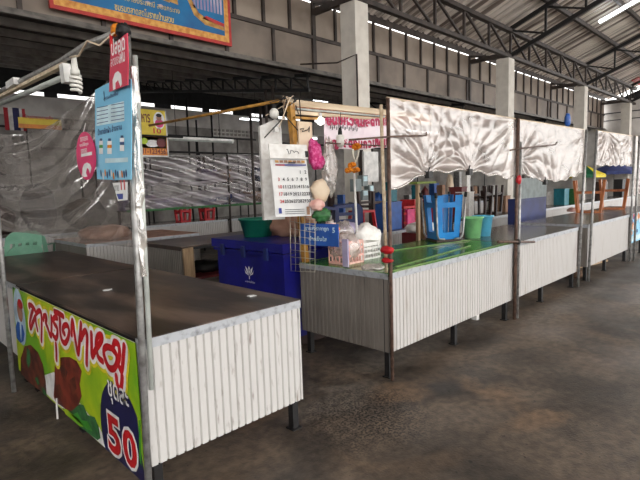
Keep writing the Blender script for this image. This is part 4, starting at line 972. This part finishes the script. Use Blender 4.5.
mb = MB(); Xc = X0 + .026; c = V((Xc, 3.83, .66)); u_, w_ = V((0, -1, 0)), UZ
def lf(pts, fl): mb.poly([c + u_ * (a * fl) * .001 + w_ * b * .001 for a, b in (pts if fl > 0 else pts[::-1])], 0)
lf([(0, 10), (22, 50), (0, 92), (-22, 50)], 1); 
for s in (1, -1): lf([(6, 0), (40, 30), (62, 88), (30, 60), (26, 40)], s); lf([(4, -6), (60, 15), (76, 60), (60, 34), (30, 14)], s)
lf([(-6, -8), (6, -8), (5, -40), (-5, -40)], 1)
mb.poly([c + V((-.0006, 0, 0)) + u_ * a * .001 + w_ * b * .001 for a, b in [(0, 30), (11, 50), (0, 72), (-11, 50)]], 1)
mb.text('สยามไทย', c + u_ * -.07 + w_ * -.075, u_, w_, w=.15, h=.02, m=0); mb.build('lotus_mark', ['sign_white', 'chest_blue'], t)
mb = MB(); mb.lathe([(0, 0), (.14, 0), (.185, .19), (.198, .19), (.198, .175), (.178, .18), (.135, .01), (0, .01)], (3.16, 4.10, 1.0), 28)
tag(mb.build('plastic_basin', 'basin_green'), 'round green plastic basin on the lid of the blue ice chest', 'basin')
mb = MB(); mb.blob((3.36, 3.80, 1.12), (.16, .34, .16), 0, .3, 3, 5, 26, 16, flat=-.12); tag(mb.build('sack', 'sack'), 'crumpled pinkish brown sack on the ice chest behind the green basin', 'sack')
mb = MB(); mb.blob((3.25, 3.42, 1.08), (.1, .09, .1), 0, .35, 4, 15, flat=-.08); tag(mb.build('sack', 'cardboard'), 'small brown bundle on the right end of the ice chest', 'bundle')

# second block of stalls
M1 = stall('market_stall', 'brown topped open stall standing left of the blue ice chest', 2.98, 5.6, 5.40, 6.5, .82, .1, ('W',), 'dark_top', 'grey_panel', [(3.02, 5.44), (5.5, 5.44), (3.02, 6.4), (5.5, 6.4)], edge='dark_wood')
mb = MB(); mb.box(3.05, 5.5, 5.5, 6.4, .36, .385); mb.build('shelf', 'maroon', M1)
mb = MB(); mb.bar((3.09, 5.42, .25), (3.05, 5.37, .80), .14, .03, up=(0, 1, 0)); tag(mb.build('wooden_plank', 'plank'), 'pale rough plank leaning at the corner of the brown topped open stall', 'plank')
mb = MB(); mb.blob((3.6, 5.9, .45), (.25, .2, .09), 0, .3, 3, 3, flat=-.065); tag(mb.build('dark_bundle', 'wire'), 'dark bundle on the shelf under the brown topped open stall', 'bundle')
N1 = stall('market_stall', 'white ended stall seen under the grey plastic sheet', 2.43, 4.2, 7.0, 8.3, .82, .2, ('S', 'W'), 'sack', 'white_panel', [(2.47, 7.04), (4.1, 7.04), (2.47, 8.2)], wpan='grey_panel')
mb = MB(); mb.blob((2.85, 7.4, .92), (.38, .3, .12), 0, .15, 2, 4, flat=-.098); tag(mb.build('covered_goods', 'sack'), 'goods under a pinkish cover on the white ended stall', 'goods')
for i in range(3):
    x0 = 4.2 + 2.35 * i
    stall('market_stall', ['long white fronted stall behind the brown topped one, leftmost of the back row', 'white fronted stall with faded stickers, second of the back row', 'white fronted stall behind the ice chest, third of the back row'][i],
          x0, x0 + 2.3, 9.55, 10.5, .82, .25, ('S',), 'grey_top', 'white_panel', [(x0 + .05, 9.6), (x0 + 2.2, 9.6)])
    mb = MB(); mb.tube([(x0, 9.5, 0), (x0, 9.5, 2.3)], .025, 8); tag(mb.build('steel_post', 'dark_steel'), ['dark steel post at the left end of the back row of stalls', 'dark steel post between the first and second back row stalls', 'dark steel post between the second and third back row stalls'][i], 'post')
mb = MB()
for k in range(5): mb.ell((6.9 + .11 * k, 9.53 - .0002 * k, .73 + .02 * (k % 2)), UX, UZ, .08, .035, k % 2, 10)
tag(mb.build('sticker_patch', ['ink', 'ink_blue']), 'dark faded sticker patch on the second back row stall front', 'sticker')
# back canopies with green hem, goods behind them
def back_canopy(label, x0, x1, y, zt, zb, seed):
    def fn(u, v):
        x = x0 + (x1 - x0) * u; z = zt + (zb - zt) * v
        d = .06 * math.sin((z * 1.6 + x * .45) * 17 + 2 * noise.noise(V((x, z * 2, seed)))) * (.4 + .6 * v) + .05 * noise.noise(V((x * 3, z * 4, seed)))
        return V((x, y + d, z))
    t = thing('plastic_canopy', label, 'plastic sheet', ((x0 + x1) / 2, y, zb), 'plastic canopies of the back row')
    mb = MB(); mb.grid(fn, 80, 36); mb.build('film', 'film_back', t)
    mb = MB(); mb.tube([(x0, y + .02, zt), (x1, y + .02, zt)], .02, 8); mb.build('top_rail', 'galvanised', t)
    mb = MB(); mb.bar((x0, y, zb - .02), (x1, y, zb - .02), .02, .05); mb.build('green_hem', 'leaf_green', t)
back_canopy('wrinkled plastic canopy with green hem in the back row, left one', 4.1, 6.5, 9.45, 2.25, 1.16, 2)
back_canopy('wrinkled plastic canopy with green hem in the back row, right one', 6.55, 8.6, 9.45, 2.3, 1.16, 6)
bx = [(6.9, 10.2, 1.75, .28, .3, 'cardboard', 'brown cardboard box behind the back plastic, upper one'), (7.6, 10.0, 1.2, .34, .3, 'cardboard', 'brown cardboard box behind the back plastic, lower one'), (5.9, 10.2, 1.72, .28, .42, 'foam', 'white box added to stand for a bright reflection on the back plastic'),  # the white box is added in place of a reflection on the plastic
      (5.2, 10.1, 1.3, .8, .22, 'lilac', 'pale lilac bundle lying behind the back plastic'), (6.4, 10.1, 1.15, .6, .2, 'navy', 'navy bundle lying behind the back plastic')]
bx += [(4.6, 10.1, 1.2, .7, .3, 'violet', 'violet bundle at the left end behind the back plastic'), (6.42, 10.2, 1.7, .4, .3, 'violet', 'violet bundle high behind the back plastic'), (7.0, 10.1, 1.2, .6, .26, 'navy', 'navy bundle beside the lower cardboard box behind the back plastic'), (8.3, 10.1, 1.2, .6, .4, 'ink', 'dark bundle at the right end behind the back plastic'), (4.9, 10.2, 1.7, .6, .3, 'ink', 'dark bundle high at the left behind the back plastic'), (8.1, 10.2, 1.7, .5, .36, 'navy', 'navy bundle high at the right behind the back plastic')]
mb = MB(); mb.box(4.3, 8.8, 9.95, 10.45, 1.66, 1.69); mb.box(4.3, 8.8, 9.95, 10.45, 1.10, 1.13)
for x in (4.35, 6.5, 8.7): mb.box(x - .02, x + .02, 10.4, 10.44, .82, 2.3)
tag(mb.build('back_shelf', 'dark_wood'), 'dark two tier shelf standing on the back row stalls', 'shelf')
for x, y, z, w, h, m, lab in bx:
    z = 1.69 if z > 1.5 else 1.13
    mb = MB(); mb.box(x - w / 2, x + w / 2, y - .15, y + .15, z, z + h); mb.box(x - w / 2 - .004, x + w / 2 + .004, y - .154, y - .1, z + h * .9, z + h + .004); tag(mb.build('storage_box' if w < .5 else 'cloth_bundle', m), lab, 'box' if w < .5 else 'bundle')

for i, x0 in enumerate((-.9, 1.65)):
    stall('market_stall', ['back row stall at far left seen through the grey plastic sheet', 'back row stall right of the mint chairs seen through the grey plastic sheet'][i], x0, x0 + 2.45, 9.55, 10.5, .82, .25, ('S',), 'grey_top', 'white_panel', [(x0 + .05, 9.6), (x0 + 2.3, 9.6)])
for i, (x, w_, h_, m, lab) in enumerate([(.8, .45, .75, 'wire', 'black covered pile on the far left back row stall'), (2.02, .3, .55, 'dark_wood', 'dark brown pile on the back row stall beyond the mint chairs'), (2.7, .3, .9, 'ink', 'tall dark pile on the back row stall behind the pink tag'), (3.5, .4, .6, 'wire', 'low black pile on the back row stall behind the blue poster'), (1.47, .1, .5, 'pale_pink', 'pale pink bundle between dark piles on the back row stall')]):
    mb = MB(); mb.blob((x, 10.0, .82 + h_ / 2), (w_, .3, h_ / 2), 0, .2, 2.5, i, flat=-h_ / 2 + .012); tag(mb.build('covered_pile', m), lab, 'pile')
# yellow food sign over the back row, flag, orange sign
Ys = 8.9
a, b_ = atY(133, 108, Ys), atY(169, 157, Ys)
t = thing('food_sign', 'yellow hanging food sign with a round portrait right of the near post', 'sign', ((a.x + b_.x) / 2, Ys, b_.z))
mb = MB(); mb.box(a.x, b_.x, Ys, Ys + .02, b_.z, a.z, 0); W_ = b_.x - a.x; H_ = a.z - b_.z
def F(u, v, o=.002): return V((a.x + u * W_, Ys - o, b_.z + v * H_))
def fq(u0, u1, v0, v1, m, o=.001): mb.poly([F(u0, v0, o), F(u1, v0, o), F(u1, v1, o), F(u0, v1, o)], m)
fq(0, .96, .03, .44, 1); fq(0, .94, .18, .42, 4); fq(.96, 1, 0, 1, 2, .003); fq(0, 1, 0, .03, 2, .003)
mb.ell(F(.5, .28, .003), UX, UZ, .14, .07, 2, 14); mb.ell(F(.78, .3, .0032), UX, UZ, .1, .09, 3, 12); mb.ell(F(.25, .33, .0034), UX, UZ, .08, .06, 5, 12)
mb.ell(F(.76, .78), UX, UZ, .115, .165, 2, 22); mb.ell(F(.76, .72, .003), UX, UZ, .09, .08, 6, 16); mb.ell(F(.76, .84, .0035), UX, UZ, .055, .06, 7, 14); mb.ell(F(.76, .89, .004), UX, UZ, .06, .035, 8, 12)
mb.text('อาหาร', F(.03, .72), UX, UZ, w=.30, h=.16, m=3, bold=.02); mb.text('10', F(.56, .50), UX, UZ, w=.16, h=.10, m=9, bold=.02)
mb.text('081-1234567', F(.06, .06), UX, UZ, w=.62, h=.10, m=3, bold=.015)
mb.build('printed_board', ['sign_yellow', 'sign_orange', 'sign_white', 'maroon', 'leaf_green', 'sign_lime', 'pink', 'skin', 'wire', 'sign_red'], t)
mb = MB(); mb.tube([(a.x - .2, Ys - .05, b_.z + H_ * .44), (b_.x + .3, Ys - .05, b_.z + H_ * .44)], .018, 6); tag(mb.build('dark_rail', 'wire'), 'dark rail crossing in front of the yellow food sign', 'rail')
Yf = 12
mb = MB(); a = atY(3, 107, Yf); b_ = atY(27, 131, Yf); W_ = b_.x - a.x
for k, (u0, u1) in enumerate([(0, .22), (.22, .4), (.4, .72), (.72, .86), (.86, 1)]):
    mb.grid(lambda u, v: V((a.x + W_ * (u0 + (u1 - u0) * u), Yf + .03 * math.sin((u0 + (u1 - u0) * u) * 9), a.z + (b_.z - a.z) * v)), 4, 4, [0, 1, 2, 1, 0][k])
tag(mb.build('hanging_flag', ['flag_red', 'flag_white', 'flag_blue']), 'red white and blue flag hanging under the low roof at far left', 'flag')
Yo = 11; a, b_ = atY(18, 117, Yo), atY(62, 130, Yo)
mb = MB(); mb.box(a.x, b_.x, Yo, Yo + .02, b_.z, a.z, 0); mb.box(a.x, b_.x, Yo - .002, Yo, b_.z, b_.z + (a.z - b_.z) * .4, 1); mb.text('ร้านอาหารตามสั่ง', V((a.x + .12, Yo - .004, b_.z + .19)), UX, UZ, w=.5, h=.08, m=2)
tag(mb.build('shop_sign', ['sign_yellow', 'sign_orange', 'ink_red']), 'small yellow and orange sign behind the top of the grey plastic sheet', 'sign')

# mint chairs beyond the left stall
def chair(name, label, loc, rz, m, group=None):
    t = thing(name, label, 'chair', (0, 0, 0), group)
    mb = MB(); mb.box(-.2, .2, -.2, .2, .42, .445); mb.box(-.21, .21, -.21, -.19, .40, .445); mb.build('seat', m, t)
    mb = MB()
    def bp(a, z): return V((a, .2 + .1 * (z - .44) / .4, z))
    def st(a0, a1, z0, z1): mb.prism([bp(a0, z0), bp(a1, z0), bp(a1, z1), bp(a0, z1)], (0, .014, 0))
    mb.prism([bp(-.23, .70), bp(.23, .70), bp(.22, .79), bp(.15, .85), bp(-.15, .85), bp(-.22, .79)], (0, .016, 0)); st(-.22, .22, .44, .50); st(-.23, -.17, .5, .7); st(.17, .23, .5, .7)
    for k in (-.09, 0, .09): st(k - .022, k + .022, .5, .7)
    mb.build('backrest', m, t)
    for sx in (-1, 1):
        for sy in (-1, 1):
            mb = MB(); mb.bar((sx * .18, sy * .18, .43), (sx * .23, sy * .24, 0), .045, .03); mb.build('leg', m, t)
        mb = MB(); mb.bar((sx * .225, -.17, .64), (sx * .225, .25, .66), .04, .02); mb.bar((sx * .225, -.16, .63), (sx * .205, -.19, .43), .03, .03); mb.build('armrest', m, t)
    t.location = loc; t.rotation_euler.z = rz; return t
def solve(px, Y): p = atY(px, 240, Y); return p.x
c1 = chair('plastic_chair', 'mint green plastic chair at far left behind the stall, top one of its stack', (solve(14, 7.6), 7.6, .19), math.radians(190), 'mint')
dup(c1, (solve(14, 7.6), 7.6, 0), 'mint green plastic chair at far left behind the stall, bottom one of its stack')
dup(c1, (solve(35, 8.5), 8.5, .1), 'mint green plastic chair standing right of the chair stack', math.radians(150))

# ---------------------------------------------------------------- behind the right row
B1 = stall('market_stall', 'low white fronted stall with navy top seen behind the rusty corner post', 5.2, 7.8, 4.5, 5.2, .78, .2, ('S',), 'navy', 'white_panel', [(5.3, 4.55), (7.7, 4.55)])
B2 = stall('market_stall', 'dark topped stall behind the second plastic canopy', 7.9, 10.4, 4.5, 5.2, .78, .2, ('S',), 'grey_top', 'white_panel', [(8.0, 4.55), (10.3, 4.55)])
B3 = stall('market_stall', 'dark topped stall behind the third plastic canopy', 10.6, 21, 4.5, 5.2, .78, .2, ('S',), 'grey_top', 'white_panel', [(10.7, 4.55), (13.5, 4.55), (16, 4.55), (18.4, 4.55), (20.9, 4.55)])
B0 = stall('market_stall', 'small open table with dark top behind the packed bags', 3.65, 5.1, 4.0, 4.7, .80, .4, ('S',), 'dark_wood', 'grey_panel', [(3.7, 4.05), (5.0, 4.05)])
# meter boxes and board on the nearest column
cx = COLX[0]
mb = MB(); mb.box(cx + .02, cx + .40, 5.2, 5.24, 1.55, 2.05); tag(mb.build('white_board', 'white_plastic'), 'white board fixed low on the nearest concrete column', 'board')
for i, (dx, z, w, h) in enumerate([(-.24, 1.40, .16, .2), (-.05, 1.48, .14, .18), (-.06, 1.25, .15, .17), (.12, 1.3, .12, .2)]):
    t = thing('meter_box', ['grey meter box at lower left of the nearest concrete column', 'grey meter box above another on the nearest concrete column', 'grey meter box below another on the nearest concrete column', 'grey meter box on the right side of the nearest concrete column'][i], 'meter', (cx + dx + w / 2, 5.2, z))
    mb = MB(); mb.box(cx + dx, cx + dx + w, 5.18, 5.29, z, z + h); cs_ = mb.build('case', 'meter_grey', t)
    mb = MB(); mb.box(cx + dx + .02, cx + dx + w - .02, 5.172, 5.18, z + h * .45, z + h * .9); mb.build('dial', 'poster_pale' if i else 'meter_grey', cs_)
mb = MB(); mb.tube([(cx - .02, 5.27, .9), (cx - .02, 5.27, 3.6), (cx - .02, 5.7, 3.55), (cx - .3, 6.3, 3.6)], .014, 8); mb.tube([(cx + .03, 5.26, 1.6), (cx + .03, 5.26, 2.4)], .03, 8); tag(mb.build('conduit_pipe', 'dark_steel'), 'dark conduit climbing the front of the nearest concrete column', 'pipe')
# navy chair tipped on its side on the small table
nc = chair('plastic_chair', 'navy plastic chair tipped on its side behind the packed bags', (0, 0, 0), 0, 'navy')
nc.rotation_euler = (math.radians(0), math.radians(90), math.radians(-38)); nc.location = (4.12, 4.45, 1.04)
for i, (px, m, lab) in enumerate([(362, 'red', 'red plastic stool standing behind the navy tipped chair')]):
    p = atY(px, 222, 4.3); p.z = .8
    t = thing('plastic_stool', lab, 'stool', p)
    mb = MB(); mb.box(p.x - .13, p.x + .13, p.y - .13, p.y + .13, p.z + .33, p.z + .36); mb.build('seat', m, t)
    for sx in (-1, 1):
        for sy in (-1, 1):
            mb = MB(); mb.bar(p + V((sx * .11, sy * .11, .33)), p + V((sx * .14, sy * .14, 0)), .05, .02); mb.build('leg', m, t)
for i, (px, y) in enumerate([(183, 9.72), (207, 9.72)]):
    p = atY(px, 215, y); p.z = .82; RED.append((p, ['upturned red stool on the back row counter, left one', 'upturned red stool on the back row counter, right one'][i]))
# sticks, crates and small goods behind
def wood_stool(name, label, p, h, r, m, splay=.06, group=None, rz=0):
    """upturned stool: seat down on the counter, four legs and rungs up"""
    t = thing(name, label, 'stool', p, group)
    ca, sa = math.cos(rz), math.sin(rz); p = V(p)
    def q(x, y, z): return p + V((x * ca - y * sa, x * sa + y * ca, z))
    mb = MB(); mb.obox(q(0, 0, .015), q(r + .02, 0, 0) - p, q(0, r + .02, 0) - p, (0, 0, .015)); mb.build('seat', m, t)
    for sx in (-1, 1):
        for sy in (-1, 1):
            mb = MB(); mb.bar(q(sx * r, sy * r, .03), q(sx * (r + splay), sy * (r + splay), h), .045, .045); mb.build('leg', m, t)
        mb = MB(); k = .62; e = r + splay * k; mb.bar(q(sx * e, -e, h * k), q(sx * e, e, h * k), .03, .04); mb.bar(q(-e, sx * e, h * k * 1.15), q(e, sx * e, h * k * 1.15), .03, .04); mb.build('rung', m, t)
    return t
for p, lab in RED: wood_stool('plastic_stool', lab, p, .34, .10, 'red', .02)
g = 'upturned dark stools behind the buckets'
for i, (px, y, lab) in enumerate([(372, 4.9, 'upturned dark wooden stool behind the navy tipped chair'), (482, 4.75, 'upturned dark wooden stool behind the pale green bucket, left one'), (493, 4.95, 'upturned dark wooden stool behind the sky blue bucket, right one')]):
    p = atY(px, 215, y); p.z = .78 if i else .78; wood_stool('wooden_stool', lab, p, .62, .12, 'dark_wood', .03)
g = 'upturned brown wooden stools on the third stall'
for i, (px, y, lab) in enumerate([(613, 2.86, 'upturned orange brown wooden stool on the third stall, right one'), (589, 2.96, 'upturned orange brown wooden stool on the third stall, left one behind the posts')]):
    p = atZ(px, 211, .83); p = V((p.x, y, .831)); p.x = atY(px, 211, y).x
    wood_stool('wooden_stool', lab, p, .62, .19, 'brown_wood', .06, None, .25)
t = thing('red_rack', 'red slatted plastic rack behind the pale green bucket', 'rack', (6.6, 4.7, .781))
for k in range(5):
    mb = MB(); x = 6.55 + .13 * k; mb.box(x - .02, x + .02, 4.60, 4.63, .781, 1.12); mb.build('slat', 'maroon', t)
for z in (.85, 1.0, 1.1):
    mb = MB(); mb.box(6.5, 7.12, 4.58, 4.60, z, z + .035); mb.build('rail', 'red', t)
mb = MB(); mb.box(5.75, 6.3, 3.75, 4.1, .0, .80); tag(mb.build('red_crate_stack', 'maroon'), 'dark red crate standing behind the pale green bucket', 'crate')
mb = MB(); mb.blob((6.0, 3.92, .86), (.30, .2, .09), 0, .25, 3, 8, flat=-.058); tag(mb.build('white_sack', 'foam'), 'low white sack lying above the buckets on the dark red crate', 'sack')
t = thing('navy_cabinet', 'navy cabinet with a dark grey upper board behind the second stall', 'cabinet', (8.3, 3.6, 0))
a = atY(518, 222, 3.5).x; b_ = atY(546, 217, 3.5).x
zt_ = atY(530, 178, 3.5).z; zm_ = atY(530, 198, 3.5).z
mb = MB(); mb.box(a, b_, 3.5, 3.68, 0, zm_); mb.build('body', 'navy', t); mb = MB(); mb.box(a, b_, 3.5, 3.56, zm_, zt_); mb.build('upper_board', 'meter_grey', t)
mb = MB(); mb.box(a + .02, b_ - .02, 3.493, 3.5, .5, zm_ - .03); mb.build('door', 'navy', t)
for i in range(2):
    x = a + (b_ - a) * (.2 + .55 * i); mb = MB(); mb.box(x, x + .08, 3.5, 3.55, zt_, zt_ + .06); mb.build('hinge', 'dark_steel', t)
goods = [(553, 5.0, .18, .34, 'foam', 'white carton behind the navy cabinet'), (561, 4.8, .35, .42, 'teal', 'teal crate on the stall behind the second canopy'), (571, 4.7, .35, .4, 'leaf_green', 'dark green box on the stall behind the second canopy'), (600, 4.7, .4, .55, 'dark_wood', 'dark box behind the upturned brown stools'),
         (620, 4.9, .8, .6, 'wire', 'dark covered load behind the third stall'), (412, 4.9, .25, .42, 'red', 'red plastic box left of the upturned blue stool'), (388, 4.75, .36, .42, 'mid_blue', 'mid blue plastic box behind the rusty corner post'), (440, 4.85, .3, .36, 'red', 'red box behind the upturned blue stool'),
         (458, 4.95, .2, .6, 'maroon', 'dark red carton behind the upturned blue stool'), (404, 4.7, .2, .28, 'pink', 'small pink box beside the mid blue plastic box'), (465, 4.8, .2, .5, 'foam', 'white carton just right of the upturned blue stool'), (502, 5.0, .25, .35, 'cardboard', 'brown carton left of the double post')]
for px, y, w, h, m, lab in goods:
    p = atY(px, 215, y); z0 = .781
    t = thing('storage_box', lab, 'box', (p.x, y, z0)); mb = MB(); mb.box(p.x - w / 2, p.x + w / 2, y - .14, y + .14, z0, z0 + h); mb.build('body', m, t)
    mb = MB(); mb.box(p.x - w / 2 - .008, p.x + w / 2 + .008, y - .148, y + .148, z0 + h, z0 + h + .02); mb.build('lid', m, t)
mb = MB(); mb.blob(atZ(574, 211, .84), (.16, .12, .07), 0, .4, 4, 5, flat=-.008); tag(mb.build('rag_heap', 'pale_pink'), 'small heap of pale rags on the second stall beside its right post', 'cloth')
# green yellow shelf, upright sticks
mb = MB(); a, b_ = atY(414, 183, 3.6), atY(433, 181, 3.6); mb.box(a.x, b_.x, 3.55, 3.75, a.z - .015, a.z + .015, 0); mb.box(a.x + .12, a.x + .17, 3.62, 3.66, 0, a.z - .015, 1); tag(mb.build('green_shelf', ['shelf_lime', 'plank']), 'small lime green shelf on a wooden post under the nearest canopy', 'shelf')
# far goods under the low roof, seen below the canopies
random.seed(31)
refs = [(300, 'the magenta flower bag'), (330, 'the orange garland'), (352, 'the nearest concrete column'), (378, 'the rusty corner post'), (400, 'the lime shelf'), (425, 'the upturned blue stool'), (450, 'the upturned blue stool and green bucket'), (475, 'the pale green bucket'), (500, 'the double post'), (528, 'the navy cabinet'), (552, 'the teal crate'), (575, 'the gap post of the second stall'), (600, 'the upturned brown stools'), (622, 'the third stall right posts')]
cols = [('ink', 'dark'), ('foam', 'white'), ('dark_wood', 'dark brown'), ('mid_blue', 'blue'), ('cardboard', 'brown'), ('cream', 'cream'), ('wire', 'black'), ('maroon', 'dark red'), ('teal', 'teal'), ('galvanised', 'grey')]
for i in range(3):
    x0 = 8.2 + 4.2 * i
    stall('market_stall', ['far white fronted stall behind the nearest canopy, first of its row', 'far white fronted stall behind the second canopy, middle of its row', 'far white fronted stall behind the third canopy, last of its row'][i], x0, x0 + 3.9, 8.0, 9.0, .82, .25, ('S',), 'dark_top', 'white_panel', [(x0 + .05, 8.05), (x0 + 3.8, 8.05)])
for j, (px, ref) in enumerate(refs):
    for i, (mname, cn) in enumerate(random.sample(cols, 3)):
        y = 8.3 + .28 * i; p = atY(px - 9 + 9 * i, 190, y)
        if p.x < 8.3 or p.x > 20.3: continue
        w_ = random.uniform(.14, .3); h_ = random.uniform(.3, 1.05); z0 = .821
        if (p.x - 8.2) % 4.2 > 3.7: continue
        mb = MB()
        if i == 1: mb.blob((p.x, y, z0 + h_ / 2), (w_ * .6, .12, h_ / 2), 0, .3, 3, j)
        else: mb.box(p.x - w_ / 2, p.x + w_ / 2, y - .1, y + .1, z0, z0 + h_); mb.box(p.x - w_ / 2 - .01, p.x + w_ / 2 + .01, y - .11, y + .11, z0 + h_ * .8, z0 + h_ * .86)
        tag(mb.build('storage_box' if i != 1 else 'cloth_bundle', mname), '%s %s far back behind %s, %s' % (cn, 'box' if i != 1 else 'bundle', ref, ['left', 'middle', 'right'][i]), 'box' if i != 1 else 'bundle', 'far goods on the back stalls')
# umbrellas far right
def umbrella(label, p, r, h, m, m2=None):
    t = thing('market_umbrella', label, 'umbrella', (p[0], p[1], 0), 'market umbrellas')
    mb = MB(); mb.tube([(p[0], p[1], 0), (p[0], p[1], h)], .02, 8); mb.build('pole', 'galvanised', t)
    mb = MB(); n = 8
    for k in range(n):
        a0, a1 = 2 * math.pi * k / n, 2 * math.pi * (k + 1) / n
        A, B_ = V((p[0] + r * math.cos(a0), p[1] + r * math.sin(a0), h - .34)), V((p[0] + r * math.cos(a1), p[1] + r * math.sin(a1), h - .34)); T = V((p[0], p[1], h + .02))
        mb.add([A, B_, T, A + V((0, 0, -.12)), B_ + V((0, 0, -.12))], [(0, 1, 2), (3, 4, 1, 0)], k % 2 if m2 else 0)
    mb.build('canopy', [m, m2] if m2 else m, t)
p = atY(614, 175, 5.7); umbrella('dark blue market umbrella behind the third canopy', (p.x, 5.7), 1.1, 2.05, 'umbrella_blue')
p = atY(586, 172, 6.2); umbrella('green and yellow market umbrella seen in the gap between the canopies', (p.x, 6.2), .7, 1.95, 'umbrella_green', 'umbrella_yellow')
mb = MB(); p = atY(567.5, 120.5, 2.215); p.z = 2.235; mb.blob(p, (.045, .035, .085), 0, .3, 3, 2); tag(mb.build('blue_bundle', 'mid_blue'), 'small blue cloth bundle tied on top of the second canopy rail', 'bundle')
# swept rubbish under the third stall
mb = MB(); mb.bar((8.05, 2.75, .015), (9.6, 2.45, .03), .04, .03); tag(mb.build('wooden_stick', 'plank'), 'pale wooden stick lying under the third stall', 'stick')
mb = MB(); mb.blob((7.95, 2.45, .03), (.2, .15, .07), 0, .5, 5, 3, flat=-.03); tag(mb.build('debris_heap', 'debris'), 'small heap of brown rubbish under the third stall', 'rubbish', kind='stuff')
mb = MB(); mb.bar((4.85, 2.5, .0), (4.86, 2.5, .5), .06, .06); tag(mb.build('white_prop', 'white_plastic'), 'short white prop under the right end of the green topped stall', 'prop')

# ================================================================== LIGHT, CAMERA, VIEW
w = bpy.data.worlds.new('overcast_sky'); w.use_nodes = True; S.world = w
bg = w.node_tree.nodes['Background']; bg.inputs[0].default_value = (1.0, .985, .96, 1); bg.inputs[1].default_value = 2.6
cam = bpy.data.cameras.new('camera'); cam.sensor_width = 36; cam.lens = F_PX / 640 * 36; cam.clip_start = .05; cam.clip_end = 200
co = bpy.data.objects.new('camera', cam); COL.objects.link(co)
right = V((RX.x, RY.x, RZ.x)); upv = -V((RX.y, RY.y, RZ.y)); back = -V((RX.z, RY.z, RZ.z))
co.matrix_world = Matrix(((right.x, upv.x, back.x, EYE.x), (right.y, upv.y, back.y, EYE.y), (right.z, upv.z, back.z, EYE.z), (0, 0, 0, 1)))
S.camera = co
S.view_settings.view_transform = 'Standard'; S.view_settings.look = 'None'; S.view_settings.gamma = 1; S.view_settings.use_curve_mapping = False
S.view_settings.exposure = 0.66
S.cycles.transparent_max_bounces = 24; S.cycles.max_bounces = 8; S.cycles.diffuse_bounces = 5; S.cycles.use_denoising = True
S.cycles.sample_clamp_indirect = 6
